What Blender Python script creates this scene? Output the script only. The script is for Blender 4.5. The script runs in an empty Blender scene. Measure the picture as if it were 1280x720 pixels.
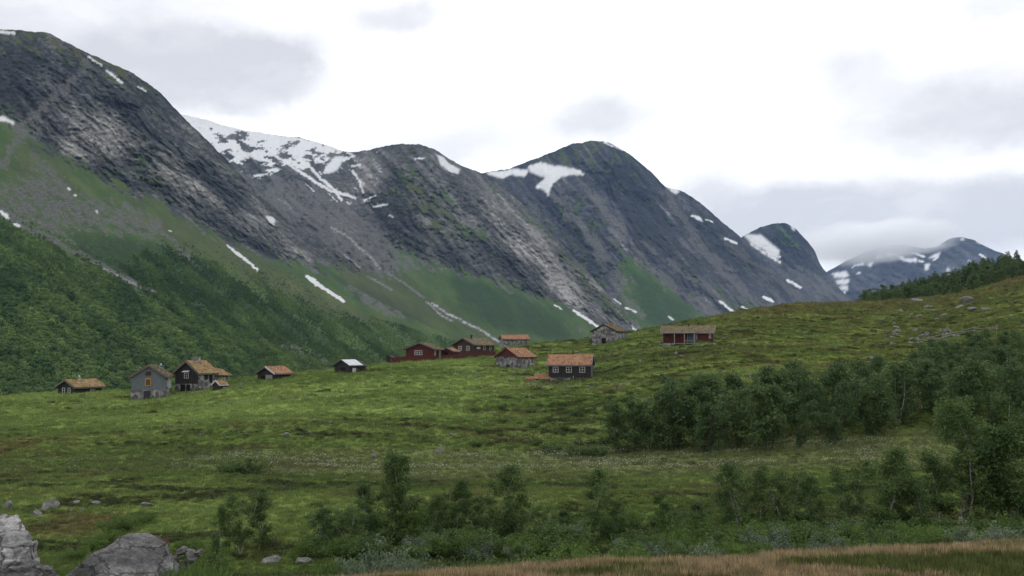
import bpy, bmesh, math, random
import numpy as np
from math import radians as R, sin, cos, pi
from mathutils import Vector, Matrix, noise as mnoise

# ------------------------------------------------------------------ camera, world, sun, exposure
SC = bpy.context.scene
COL = SC.collection
W, H_, F = 1280, 720, 1108.5
PITCH = math.atan(80.0 / F)
cd = bpy.data.cameras.new("camera")
cam = bpy.data.objects.new("camera", cd)
COL.objects.link(cam)
cd.sensor_width = 36.0
cd.lens = 36.0 * F / W
cd.clip_start, cd.clip_end = 0.1, 30000
cam.location = (0, 0, 0)
cam.rotation_euler = (R(90) + PITCH, 0, 0)
SC.camera = cam
SC.view_settings.view_transform = 'Standard'
SC.view_settings.look = 'None'
SC.view_settings.exposure = 0.0
SC.view_settings.gamma = 1.0
SC.cycles.volume_bounces = 4
SC.cycles.max_bounces = 8
SC.cycles.diffuse_bounces = 3
SC.cycles.transparent_max_bounces = 8

SUN_EL, SUN_AZ = 48, 25            # azimuth measured to the right of the view direction
sd = bpy.data.lights.new("sun", 'SUN')
sun = bpy.data.objects.new("sun", sd)
COL.objects.link(sun)
sd.energy, sd.angle, sd.color = 0.6, R(25), (1.0, 0.96, 0.9)
_sdir = Vector((sin(R(SUN_AZ)) * cos(R(SUN_EL)), cos(R(SUN_AZ)) * cos(R(SUN_EL)), sin(R(SUN_EL))))
sun.rotation_euler = _sdir.to_track_quat('Z', 'Y').to_euler()

world = bpy.data.worlds.new("World")
SC.world = world
world.use_nodes = True


def ray(px, py):
    x, y = (np.asarray(px, float) - 640) / F, (360 - np.asarray(py, float)) / F
    Y = cos(PITCH) - y * sin(PITCH)
    return x / Y, (sin(PITCH) + y * cos(PITCH)) / Y      # X per metre of depth, Z per metre of depth


def at(px, py, D):
    a, e = ray(px, py)
    return Vector((float(a) * D, D, float(e) * D))


def build_world():
    nt = world.node_tree
    N, L = nt.nodes, nt.links
    N.clear()
    out = N.new('ShaderNodeOutputWorld')
    bg = N.new('ShaderNodeBackground')
    bg.inputs['Strength'].default_value = 0.132
    L.new(bg.outputs[0], out.inputs[0])
    sky = N.new('ShaderNodeTexSky')
    sky.sky_type = 'NISHITA'
    sky.sun_disc = False
    sky.sun_elevation = R(SUN_EL)
    sky.sun_rotation = R(SUN_AZ)
    tc = N.new('ShaderNodeTexCoord')
    # wavy direction, so that cloud edges are torn
    nz = N.new('ShaderNodeTexNoise')
    nz.inputs['Scale'].default_value = 7.0
    nz.inputs['Detail'].default_value = 6
    nz.inputs['Roughness'].default_value = 0.6
    L.new(tc.outputs['Generated'], nz.inputs['Vector'])
    sub = N.new('ShaderNodeVectorMath'); sub.operation = 'SUBTRACT'
    sub.inputs[1].default_value = (0.5, 0.5, 0.5)
    L.new(nz.outputs['Color'], sub.inputs[0])
    scl = N.new('ShaderNodeVectorMath'); scl.operation = 'MULTIPLY'
    scl.inputs[1].default_value = (0.16, 0.16, 0.075)
    L.new(sub.outputs[0], scl.inputs[0])
    wd = N.new('ShaderNodeVectorMath'); wd.operation = 'ADD'
    L.new(tc.outputs['Generated'], wd.inputs[0]); L.new(scl.outputs[0], wd.inputs[1])
    # grey cloud bodies: (px, py, half width, half height, weight)
    blobs = [(300, 95, 95, 48, .85), (215, 85, 130, 55, .6), (80, 40, 280, 95, .5), (-150, 120, 220, 120, .5),
             (490, 12, 70, 22, .45), (745, 145, 90, 32, .55), (545, 185, 110, 28, .4),
             (1080, 85, 60, 30, .35), (1215, 140, 150, 50, .75), (1270, 5, 80, 22, .4), (905, 245, 60, 25, .55),
             (1010, 255, 70, 28, .6), (1100, 275, 230, 48, .65), (1250, 268, 170, 42, .7), (960, 290, 120, 40, .5), (1450, 180, 150, 120, .5)]
    acc = None
    for (bx, by, bw, bh, wt) in blobs:
        a, e = ray(bx, by)
        c = Vector((float(a), 1, float(e))).normalized()
        k = 1.0 / (1 + float(a) ** 2 + float(e) ** 2) ** .5
        m = N.new('ShaderNodeVectorMath'); m.operation = 'SUBTRACT'
        m.inputs[1].default_value = c
        L.new(wd.outputs[0], m.inputs[0])
        s = N.new('ShaderNodeVectorMath'); s.operation = 'MULTIPLY'
        s.inputs[1].default_value = (F / bw / k, 1.2 * F / bw, F / bh / k)
        L.new(m.outputs[0], s.inputs[0])
        ln = N.new('ShaderNodeVectorMath'); ln.operation = 'LENGTH'
        L.new(s.outputs[0], ln.inputs[0])
        mr = N.new('ShaderNodeMapRange'); mr.interpolation_type = 'SMOOTHSTEP'
        mr.inputs['From Min'].default_value = 1.5
        mr.inputs['From Max'].default_value = 0.35
        mr.inputs['To Min'].default_value = 0.0
        mr.inputs['To Max'].default_value = wt
        L.new(ln.outputs['Value'], mr.inputs['Value'])
        if acc is None:
            acc = mr.outputs[0]
        else:
            mx = N.new('ShaderNodeMath'); mx.operation = 'ADD'; mx.use_clamp = True
            L.new(acc, mx.inputs[0]); L.new(mr.outputs[0], mx.inputs[1])
            acc = mx.outputs[0]
    # the whole sky has broken cloud tone
    n2 = N.new('ShaderNodeTexNoise')
    n2.inputs['Scale'].default_value = 3.2
    n2.inputs['Detail'].default_value = 7
    mp = N.new('ShaderNodeMapping')
    mp.inputs['Scale'].default_value = (1, 1, 2.6)
    mp.inputs['Location'].default_value = (4.2, 1.3, .4)
    L.new(wd.outputs[0], mp.inputs['Vector']); L.new(mp.outputs[0], n2.inputs['Vector'])
    r2 = N.new('ShaderNodeMapRange')
    r2.inputs['From Min'].default_value = .42
    r2.inputs['From Max'].default_value = .75
    r2.inputs['To Max'].default_value = .3
    L.new(n2.outputs['Fac'], r2.inputs['Value'])
    n3 = N.new('ShaderNodeTexNoise')
    n3.inputs['Scale'].default_value = 9
    n3.inputs['Detail'].default_value = 6
    L.new(mp.outputs[0], n3.inputs['Vector'])
    r3 = N.new('ShaderNodeMapRange')
    r3.inputs['From Min'].default_value = .3
    r3.inputs['From Max'].default_value = .65
    r3.inputs['To Min'].default_value = .5
    r3.inputs['To Max'].default_value = 1.08
    L.new(n3.outputs['Fac'], r3.inputs['Value'])
    mm = N.new('ShaderNodeMath'); mm.operation = 'MULTIPLY'
    L.new(acc, mm.inputs[0]); L.new(r3.outputs[0], mm.inputs[1])
    acc = mm.outputs[0]
    ad = N.new('ShaderNodeMath'); ad.operation = 'ADD'; ad.use_clamp = True
    L.new(acc, ad.inputs[0]); L.new(r2.outputs[0], ad.inputs[1])
    # modulate cloud tone with noise
    rmp = N.new('ShaderNodeValToRGB')
    els = rmp.color_ramp.elements
    els[0].position, els[0].color = 0.0, (12.6, 12.6, 12.5, 1)
    els[1].position, els[1].color = 1.0, (5.75, 5.8, 6.1, 1)
    e2 = els.new(.2); e2.color = (8.8, 8.8, 8.85, 1)
    e3 = els.new(.58); e3.color = (6.95, 6.97, 7.15, 1)
    L.new(ad.outputs[0], rmp.inputs['Fac'])
    mix = N.new('ShaderNodeMix'); mix.data_type = 'RGBA'
    mix.inputs['Factor'].default_value = .94
    L.new(sky.outputs[0], mix.inputs['A']); L.new(rmp.outputs['Color'], mix.inputs['B'])
    L.new(mix.outputs['Result'], bg.inputs['Color'])


build_world()

# ------------------------------------------------------------------ helpers
rng = np.random.default_rng(7)
random.seed(7)
_perm = np.concatenate([rng.permutation(256)] * 2)
_gang = rng.random(256) * 2 * pi
_gx, _gy = np.cos(_gang), np.sin(_gang)


def pn(x, y, seed=0):
    x = np.asarray(x, float) + seed * 17.37
    y = np.asarray(y, float) + seed * 9.71
    xi, yi = np.floor(x).astype(int), np.floor(y).astype(int)
    xf, yf = x - xi, y - yi
    xi, yi = xi & 255, yi & 255
    u = xf * xf * xf * (xf * (xf * 6 - 15) + 10)
    v = yf * yf * yf * (yf * (yf * 6 - 15) + 10)
    x1, y1 = (xi + 1) & 255, (yi + 1) & 255

    def g(a, b, dx, dy):
        h = _perm[_perm[a] + b]
        return _gx[h] * dx + _gy[h] * dy
    n0 = g(xi, yi, xf, yf) * (1 - u) + g(x1, yi, xf - 1, yf) * u
    n1 = g(xi, y1, xf, yf - 1) * (1 - u) + g(x1, y1, xf - 1, yf - 1) * u
    return (n0 * (1 - v) + n1 * v) * 1.5


def fbm(x, y, octv=4, seed=0, gain=.5, ridged=False):
    s, a, f, t = 0, 1.0, 1.0, 0
    for o in range(octv):
        n = pn(x * f, y * f, seed + o * 3)
        if ridged:
            n = 1 - 2 * np.abs(n)
        s = s + a * n
        t += a
        a *= gain
        f *= 2.03
    return s / t


def sstep(a, b, x):
    t = np.clip((np.asarray(x, float) - a) / (b - a), 0, 1)
    return t * t * (3 - 2 * t)


def inpoly(x, y, poly):
    res = np.zeros(x.shape, bool)
    xs = [p[0] for p in poly]; ys = [p[1] for p in poly]
    m = (x > min(xs)) & (x < max(xs)) & (y > min(ys)) & (y < max(ys))
    if not m.any():
        return res
    a, b = x[m], y[m]
    r = np.zeros(a.shape, bool)
    j = len(poly) - 1
    for i in range(len(poly)):
        xi, yi = poly[i]; xj, yj = poly[j]
        if yi != yj:
            r ^= ((yi > b) != (yj > b)) & (a < (xj - xi) * (b - yi) / (yj - yi) + xi)
        j = i
    res[m] = r
    return res


def linedist(x, y, pts):
    d = np.full(x.shape, 1e9)
    for (ax, ay), (bx, by) in zip(pts[:-1], pts[1:]):
        vx, vy = bx - ax, by - ay
        t = np.clip(((x - ax) * vx + (y - ay) * vy) / (vx * vx + vy * vy), 0, 1)
        d = np.minimum(d, np.hypot(x - ax - t * vx, y - ay - t * vy))
    return d


def blur(a, k=1):
    for _ in range(k):
        p = np.pad(a, 1, mode='edge')
        a = (p[:-2, 1:-1] + p[2:, 1:-1] + p[1:-1, :-2] + p[1:-1, 2:] + 2 * a) / 6
    return a


def boxblur(a, r, it=2):
    for _ in range(it):
        for ax in (0, 1):
            p = np.pad(a, [(r + 1, r) if i == ax else (0, 0) for i in range(2)], mode='edge').cumsum(axis=ax)
            n = a.shape[ax]
            hi = np.take(p, range(2 * r + 1, 2 * r + 1 + n), ax)
            lo = np.take(p, range(0, n), ax)
            a = (hi - lo) / (2 * r + 1)
    return a


def gsm(a, sig, axis):
    r = int(sig * 3) + 1
    k = np.exp(-.5 * (np.arange(-r, r + 1) / sig) ** 2); k /= k.sum()
    p = np.pad(a, [(r, r) if i == axis else (0, 0) for i in range(a.ndim)], mode='edge')
    return np.apply_along_axis(lambda v: np.convolve(v, k, 'valid'), axis, p)


def mesh_np(name, V, faces, attrs=None, smooth=True):
    me = bpy.data.meshes.new(name)
    V = np.asarray(V, np.float32).reshape(-1, 3)
    faces = np.asarray(faces, np.int32)
    nf, k = faces.shape
    me.vertices.add(len(V)); me.vertices.foreach_set('co', V.ravel())
    me.loops.add(nf * k); me.loops.foreach_set('vertex_index', faces.ravel())
    me.polygons.add(nf)
    me.polygons.foreach_set('loop_start', np.arange(0, nf * k, k, dtype=np.int32))
    if smooth:
        me.polygons.foreach_set('use_smooth', np.ones(nf, bool))
    for an, (dom, arr) in (attrs or {}).items():
        arr = np.asarray(arr, np.float32)
        if arr.ndim == 2 and arr.shape[1] == 3:
            arr = np.concatenate([arr, np.ones((len(arr), 1), np.float32)], 1)
        a = me.attributes.new(an, 'FLOAT_COLOR', dom)
        a.data.foreach_set('color', arr.ravel())
    me.update(calc_edges=True)
    return me


def grid_faces(nr, nc):
    i = np.arange(nr * nc).reshape(nr, nc)
    return np.stack([i[:-1, :-1], i[:-1, 1:], i[1:, 1:], i[1:, :-1]], -1).reshape(-1, 4)


def link(name, me, mat=None, parent=None, **tags):
    o = bpy.data.objects.new(name, me)
    COL.objects.link(o)
    if mat is not None and me is not None and not me.materials:
        me.materials.append(mat)
    if parent is not None:
        o.parent = parent
    for k, v in tags.items():
        o[k] = v
    return o


def thing(name, label, cat, loc, rz=0, group=None):
    o = bpy.data.objects.new(name, None)
    COL.objects.link(o)
    o.location = loc
    o.rotation_euler = (0, 0, rz)
    o.empty_display_size = .3
    o['label'] = label
    o['category'] = cat
    if group:
        o['group'] = group
    return o


class MB:
    """collects boxes, prisms and tubes into one mesh"""

    def __init__(s):
        s.v, s.f = [], []

    def add(s, vs, fs):
        b = len(s.v)
        s.v += [tuple(v) for v in vs]
        s.f += [tuple(i + b for i in f) for f in fs]
        return s

    def box(s, x0, y0, z0, x1, y1, z1):
        vs = [(x0, y0, z0), (x1, y0, z0), (x1, y1, z0), (x0, y1, z0), (x0, y0, z1), (x1, y0, z1), (x1, y1, z1), (x0, y1, z1)]
        return s.add(vs, [(0, 3, 2, 1), (4, 5, 6, 7), (0, 1, 5, 4), (1, 2, 6, 5), (2, 3, 7, 6), (3, 0, 4, 7)])

    def prism(s, a, b):
        n = len(a)
        fs = [tuple(range(n))[::-1], tuple(range(n, 2 * n))]
        fs += [(i, (i + 1) % n, n + (i + 1) % n, n + i) for i in range(n)]
        return s.add(list(a) + list(b), fs)

    def tube(s, pts, rad, n=6):
        pts = [Vector(p) for p in pts]
        rings = []
        for i, p in enumerate(pts):
            d = (pts[min(i + 1, len(pts) - 1)] - pts[max(i - 1, 0)])
            d = d.normalized() if d.length > 1e-6 else Vector((0, 0, 1))
            u = d.orthogonal().normalized(); w = d.cross(u)
            rings.append([p + (u * cos(2 * pi * k / n) + w * sin(2 * pi * k / n)) * rad[i] for k in range(n)])
        b = len(s.v)
        for r in rings:
            s.v += [tuple(q) for q in r]
        for i in range(len(rings) - 1):
            for k in range(n):
                s.f.append((b + i * n + k, b + i * n + (k + 1) % n, b + (i + 1) * n + (k + 1) % n, b + (i + 1) * n + k))
        s.f.append(tuple(b + (len(rings) - 1) * n + k for k in range(n)))
        return s

    def mesh(s, name, smooth=False):
        me = bpy.data.meshes.new(name)
        me.from_pydata(s.v, [], s.f)
        me.validate()
        bm = bmesh.new(); bm.from_mesh(me)
        bmesh.ops.recalc_face_normals(bm, faces=bm.faces)
        bm.to_mesh(me); bm.free()
        if smooth:
            me.polygons.foreach_set('use_smooth', np.ones(len(me.polygons), bool))
        return me

    def build(s, name, mat, parent=None, smooth=False, **tags):
        return link(name, s.mesh(name, smooth), mat, parent, **tags)


# ------------------------------------------------------------------ materials
def new_mat(name):
    m = bpy.data.materials.new(name)
    m.use_nodes = True
    nt = m.node_tree
    b = nt.nodes['Principled BSDF']
    b.inputs['Specular IOR Level'].default_value = .25
    return m, nt.nodes, nt.links, b


def noise_node(N, L, scale, detail=5, rough=.6, vec=None, stretch=None):
    n = N.new('ShaderNodeTexNoise')
    n.inputs['Scale'].default_value = scale
    n.inputs['Detail'].default_value = detail
    n.inputs['Roughness'].default_value = rough
    if vec is not None:
        if stretch:
            mp = N.new('ShaderNodeMapping')
            mp.inputs['Scale'].default_value = stretch[:3]
            if len(stretch) > 3:
                mp.inputs['Rotation'].default_value = stretch[3:]
            L.new(vec, mp.inputs['Vector']); vec = mp.outputs[0]
        L.new(vec, n.inputs['Vector'])
    return n


def ramp(N, L, fac, stops):
    r = N.new('ShaderNodeValToRGB')
    e = r.color_ramp.elements
    e[0].position, e[0].color = stops[0][0], (*stops[0][1], 1)
    e[1].position, e[1].color = stops[-1][0], (*stops[-1][1], 1)
    for p, c in stops[1:-1]:
        e.new(p).color = (*c, 1)
    L.new(fac, r.inputs['Fac'])
    return r.outputs['Color']


def mixc(N, L, fac, a, b, mode='MIX'):
    m = N.new('ShaderNodeMix'); m.data_type = 'RGBA'; m.blend_type = mode
    for k, v in (('Factor', fac), ('A', a), ('B', b)):
        if hasattr(v, 'links'):
            L.new(v, m.inputs[k] if k == 'Factor' else [i for i in m.inputs if i.name == k and i.type == 'RGBA'][0])
        elif k == 'Factor':
            m.inputs['Factor'].default_value = v
        else:
            [i for i in m.inputs if i.name == k and i.type == 'RGBA'][0].default_value = (*v, 1)
    return [o for o in m.outputs if o.type == 'RGBA'][0]


def mth(N, L, op, a, b=None, clamp=False):
    m = N.new('ShaderNodeMath'); m.operation = op; m.use_clamp = clamp
    for i, v in enumerate((a, b)):
        if v is None:
            continue
        if hasattr(v, 'links'):
            L.new(v, m.inputs[i])
        else:
            m.inputs[i].default_value = v
    return m.outputs[0]


def bump(N, L, b, height, strength, dist):
    n = N.new('ShaderNodeBump')
    n.inputs['Strength'].default_value = strength
    n.inputs['Distance'].default_value = dist
    L.new(height, n.inputs['Height'])
    L.new(n.outputs[0], b.inputs['Normal'])


def simple(name, c0, c1, scale=3, rough=.85, detail=5, bs=0, bd=.02, stretch=None, mid=None):
    m, N, L, b = new_mat(name)
    tc = N.new('ShaderNodeTexCoord')
    n = noise_node(N, L, scale, detail, .65, tc.outputs['Object'], stretch)
    stops = [(.3, c0), (.7, c1)] if mid is None else [(.28, c0), (.5, mid), (.72, c1)]
    L.new(ramp(N, L, n.outputs['Fac'], stops), b.inputs['Base Color'])
    b.inputs['Roughness'].default_value = rough
    if bs:
        bump(N, L, b, n.outputs['Fac'], bs, bd)
    return m


def mountain_material(name, scale, rocks, greens, rot, nz=1.0):
    m, N, L, b = new_mat(name)
    geo = N.new('ShaderNodeNewGeometry')
    pos = geo.outputs['Position']
    cov = N.new('ShaderNodeAttribute'); cov.attribute_name = 'cover'
    ton = N.new('ShaderNodeAttribute'); ton.attribute_name = 'tone'
    sc = N.new('ShaderNodeSeparateColor'); L.new(cov.outputs['Color'], sc.inputs[0])
    st = N.new('ShaderNodeSeparateColor'); L.new(ton.outputs['Color'], st.inputs[0])
    n1 = noise_node(N, L, .09 / scale, 8, .68, pos, (1, 1, 1.6, 0, rot, 0))
    n2 = noise_node(N, L, .35 / scale, 5, .65, pos)
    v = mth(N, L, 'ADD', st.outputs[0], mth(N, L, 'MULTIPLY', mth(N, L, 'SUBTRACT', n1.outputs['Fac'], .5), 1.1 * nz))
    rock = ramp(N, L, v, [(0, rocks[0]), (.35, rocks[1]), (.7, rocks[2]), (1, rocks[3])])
    gv = mth(N, L, 'ADD', st.outputs[1], mth(N, L, 'MULTIPLY', mth(N, L, 'SUBTRACT', n2.outputs['Fac'], .5), .7))
    green = ramp(N, L, gv, [(0, greens[0]), (.5, greens[1]), (1, greens[2])])
    brown = mixc(N, L, n1.outputs['Fac'], (.075, .06, .035), (.12, .1, .06))
    green = mixc(N, L, st.outputs[2], green, brown)
    scree = ramp(N, L, n2.outputs['Fac'], [(.3, (.055, .055, .054)), (.5, (.105, .104, .101)), (.7, (.2, .197, .19))])
    c = mixc(N, L, sc.outputs[0], rock, green)
    c = mixc(N, L, sc.outputs[2], c, scree)
    snow = mixc(N, L, n1.outputs['Fac'], (.5, .51, .53), (.82, .83, .85))
    c = mixc(N, L, sc.outputs[1], c, snow)
    L.new(c, b.inputs['Base Color'])
    b.inputs['Roughness'].default_value = .9
    b.inputs['Specular IOR Level'].default_value = .1
    hsum = mth(N, L, 'ADD', n1.outputs['Fac'], mth(N, L, 'MULTIPLY', n2.outputs['Fac'], .35))
    bump(N, L, b, hsum, 1.0, 9.0 * scale * nz)
    return m


def leaf_material(name, c0, c1, c2, transl=.35, inst=False):
    m, N, L, b = new_mat(name)
    a = N.new('ShaderNodeAttribute'); a.attribute_name = 'leaf_tone'
    oi = N.new('ShaderNodeObjectInfo')
    s = N.new('ShaderNodeSeparateColor'); L.new(a.outputs['Color'], s.inputs[0])
    v = mth(N, L, 'ADD', mth(N, L, 'MULTIPLY', s.outputs[0], .75), mth(N, L, 'MULTIPLY', oi.outputs['Random'], .25))
    c = ramp(N, L, v, [(0, c0), (.5, c1), (1, c2)])
    if inst:
        t = N.new('ShaderNodeAttribute'); t.attribute_type = 'INSTANCER'; t.attribute_name = 'tint'
        f = ramp(N, L, s.outputs[0], [(0, (.62, .62, .62)), (1, (1.4, 1.4, 1.4))])
        c = mixc(N, L, 1.0, t.outputs['Color'], f, 'MULTIPLY')
    L.new(c, b.inputs['Base Color'])
    b.inputs['Roughness'].default_value = .7
    b.inputs['Specular IOR Level'].default_value = .2
    tr = N.new('ShaderNodeBsdfTranslucent')
    L.new(c, tr.inputs['Color'])
    mx = N.new('ShaderNodeMixShader'); mx.inputs[0].default_value = transl
    L.new(b.outputs[0], mx.inputs[1]); L.new(tr.outputs[0], mx.inputs[2])
    L.new(mx.outputs[0], N['Material Output'].inputs['Surface'])
    return m


M = {}
M['birch_leaf'] = leaf_material('birch_leaf', (.033, .06, .02), (.072, .115, .035), (.125, .178, .053))
M['grove_leaf'] = leaf_material('grove_leaf', (.034, .062, .025), (.07, .112, .04), (.125, .175, .058))
M['willow_leaf'] = leaf_material('willow_leaf', (.06, .088, .05), (.12, .155, .1), (.2, .24, .165))
M['green_leaf'] = leaf_material('green_leaf', (.045, .085, .02), (.085, .14, .032), (.14, .2, .048))
M['spruce_leaf'] = leaf_material('spruce_leaf', (.045, .075, .025), (.082, .122, .038), (.135, .178, .055), .3)
M['tuft'] = leaf_material('tuft', (.1, .1, .1), (.1, .1, .1), (.1, .1, .1), .3, inst=True)
M['bark'] = simple('birch_bark', (.05, .045, .04), (.36, .34, .32), 4, .8, 4, .4, .01, (1, 1, 3.5))
M['dark_bark'] = simple('dark_bark', (.03, .025, .02), (.09, .075, .06), 8, .9)
M['stone'] = simple('stone', (.09, .088, .09), (.33, .32, .315), 2.2, .9, 7, .5, .03, None, (.19, .185, .185))
def stone_material(name, c0, c1, c2):
    m, N, L, b = new_mat(name)
    tc = N.new('ShaderNodeTexCoord')
    n = noise_node(N, L, 2.4, 8, .7, tc.outputs['Object'])
    v = N.new('ShaderNodeTexVoronoi'); v.inputs['Scale'].default_value = 2.1
    L.new(tc.outputs['Object'], v.inputs['Vector'])
    sp = N.new('ShaderNodeSeparateColor'); L.new(v.outputs['Color'], sp.inputs[0])
    f = mth(N, L, 'ADD', mth(N, L, 'MULTIPLY', n.outputs['Fac'], .65), mth(N, L, 'MULTIPLY', sp.outputs[0], .4))
    L.new(ramp(N, L, f, [(.25, c0), (.52, c1), (.8, c2)]), b.inputs['Base Color'])
    b.inputs['Roughness'].default_value = .9
    bump(N, L, b, n.outputs['Fac'], .6, .05)
    return m


M['stone'] = stone_material('stone', (.045, .044, .045), (.15, .147, .146), (.38, .37, .36))


def boulder_material(name, cols, moss, crack):
    m, N, L, b = new_mat(name)
    tc = N.new('ShaderNodeTexCoord')
    o = tc.outputs['Object']
    n1 = noise_node(N, L, 1.9, 12, .72, o, (1, 1, 2.2, .25, .35, 0))
    n2 = noise_node(N, L, 1.3, 6, .65, o)
    n3 = noise_node(N, L, 22, 6, .75, o)
    va = N.new('ShaderNodeVectorMath'); va.operation = 'MULTIPLY_ADD'
    va.inputs[1].default_value = (.6, .6, .6)
    L.new(n2.outputs['Color'], va.inputs[0]); L.new(o, va.inputs[2])
    mp = N.new('ShaderNodeMapping'); mp.inputs['Scale'].default_value = (1.1, 1.1, 2.6); mp.inputs['Rotation'].default_value = (.2, .4, .3)
    L.new(va.outputs[0], mp.inputs['Vector'])
    vo = N.new('ShaderNodeTexVoronoi'); vo.feature = 'DISTANCE_TO_EDGE'; vo.inputs['Scale'].default_value = 1.15
    L.new(mp.outputs[0], vo.inputs['Vector'])
    c = ramp(N, L, n1.outputs['Fac'], [(.3, cols[0]), (.46, cols[1]), (.58, cols[2]), (.74, cols[3])])
    c = mixc(N, L, .7, c, mixc(N, L, 1.0, c, ramp(N, L, n3.outputs['Fac'], [(.3, (.4, .4, .4)), (.7, (1.6, 1.6, 1.6))]), 'MULTIPLY'))
    cr = N.new('ShaderNodeMapRange'); cr.inputs['From Min'].default_value = .005; cr.inputs['From Max'].default_value = .035
    cr.inputs['To Min'].default_value = crack; cr.inputs['To Max'].default_value = 0
    L.new(vo.outputs['Distance'], cr.inputs['Value'])
    c = mixc(N, L, cr.outputs[0], c, (.025, .023, .02))
    if moss:
        g = N.new('ShaderNodeNewGeometry')
        sx = N.new('ShaderNodeSeparateXYZ'); L.new(g.outputs['Normal'], sx.inputs[0])
        f = mth(N, L, 'ADD', mth(N, L, 'MULTIPLY', sx.outputs['Z'], .35), n2.outputs['Fac'])
        fr = N.new('ShaderNodeMapRange'); fr.inputs['From Min'].default_value = .62; fr.inputs['From Max'].default_value = .74
        L.new(f, fr.inputs['Value'])
        c = mixc(N, L, mth(N, L, 'MULTIPLY', fr.outputs[0], moss), c, mixc(N, L, n3.outputs['Fac'], (.045, .026, .012), (.16, .095, .045)))
    L.new(c, b.inputs['Base Color'])
    b.inputs['Roughness'].default_value = .95
    b.inputs['Specular IOR Level'].default_value = .15
    h = mth(N, L, 'ADD', n1.outputs['Fac'], mth(N, L, 'MULTIPLY', n3.outputs['Fac'], .35))
    h = mth(N, L, 'SUBTRACT', h, mth(N, L, 'MULTIPLY', cr.outputs[0], .5))
    bump(N, L, b, h, 1.0, .09)
    return m


M['pale_boulder'] = boulder_material('pale_boulder', [(.07, .07, .072), (.24, .237, .235), (.43, .42, .41), (.62, .61, .6)], 0, .7)
M['grey_boulder'] = boulder_material('grey_boulder', [(.05, .05, .052), (.14, .138, .14), (.24, .237, .235), (.48, .47, .46)], 0, .5)
M['brown_boulder'] = boulder_material('brown_boulder', [(.05, .05, .05), (.13, .128, .126), (.22, .215, .21), (.4, .39, .38)], .95, .7)
M['field_stone'] = simple('field_stone', (.05, .048, .046), (.24, .235, .225), 2.4, .9, 8, .8, .08, None, (.125, .122, .118))
M['boulder'] = simple('boulder', (.045, .045, .047), (.30, .295, .29), 3.0, .9, 10, 1.0, .05, (1, 1, 2.8), (.125, .123, .124))
M['dark_wood'] = simple('dark_wood', (.012, .011, .011), (.032, .029, .027), 4, .75, 5, .2, .01, (6, 6, .6))
M['grey_wood'] = simple('grey_blue_wood', (.07, .083, .094), (.135, .15, .162), 3, .8, 4, .2, .01, (6, 6, .6))
M['red_wood'] = simple('red_wood', (.04, .011, .01), (.092, .024, .02), 3, .8, 5, .2, .01, (6, 6, .6))
M['brown_wood'] = simple('brown_wood', (.026, .015, .013), (.066, .034, .027), 3, .75, 5, .2, .01, (6, 6, .6))
M['old_wood'] = simple('old_wood', (.12, .11, .1), (.27, .25, .225), 5, .85, 5, .2, .01, (6, 6, .8))
M['edge_wood'] = simple('roof_edge_wood', (.05, .045, .042), (.13, .12, .108), 5, .85)
M['white_wood'] = simple('white_wood', (.3, .3, .29), (.52, .52, .5), 6, .7)
M['ochre_wood'] = simple('ochre_wood', (.26, .12, .022), (.4, .19, .035), 4, .6)
M['turf'] = simple('dry_turf', (.075, .058, .03), (.29, .2, .1), 2.2, .95, 7, .8, .08, None, (.21, .14, .066))
M['olive_turf'] = simple('olive_turf', (.06, .052, .027), (.2, .155, .092), 2.2, .95, 8, .9, .1, None, (.118, .094, .054))
M['rust_turf'] = simple('rust_turf', (.1, .052, .032), (.32, .18, .11), 2.2, .95, 7, .8, .08, None, (.245, .13, .077))
M['rust_metal'] = simple('rusty_sheet', (.1, .042, .02), (.22, .105, .05), 3, .8)
M['white_metal'] = simple('white_sheet', (.26, .28, .3), (.52, .54, .57), 2, .5)
M['black_metal'] = simple('black_metal', (.012, .012, .012), (.03, .03, .03), 6, .5)
M['interior_shade'] = simple('dark_interior', (.004, .004, .004), (.008, .008, .008), 6, .9)
M['blue_door'] = simple('blue_door', (.035, .05, .07), (.055, .075, .1), 6, .6)
mg, N_, L_, b_ = new_mat('window_glass')
b_.inputs['Base Color'].default_value = (.02, .024, .028, 1)
b_.inputs['Roughness'].default_value = .08
b_.inputs['Specular IOR Level'].default_value = .5
M['glass'] = mg

# ------------------------------------------------------------------ terrain height
_T = np.arange(-1200, 2481, 8.0)


def curve(pts):
    v = np.interp(_T, [p[0] for p in pts], [p[1] for p in pts])
    return gsm(v, 2.2, 0)


_c_py = curve([(-600, 515), (-200, 502), (0, 499), (80, 492), (160, 490), (230, 487), (300, 476), (400, 467), (460, 459.5), (500, 453.5), (560, 447),
               (620, 437), (680, 430), (740, 426), (800, 414), (860, 402), (920, 389), (1000, 380), (1080, 378), (1150, 374), (1200, 368),
               (1280, 345), (1500, 300), (2000, 280)])
_c_D = curve([(-600, 120), (0, 125), (160, 130), (300, 131), (400, 136), (500, 147), (560, 157), (620, 175), (680, 190), (740, 196),
              (800, 198), (860, 206), (920, 225), (1000, 260), (1080, 282), (1175, 300), (2000, 300)])
_z60 = curve([(-600, -8.2), (0, -8.1), (640, -7.9), (960, -7.2), (1280, -6.9), (2000, -5)])
_f_py = curve([(1000, 392), (1070, 385), (1120, 369), (1175, 353), (1230, 340), (1280, 330), (1500, 290), (2000, 260)])


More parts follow.
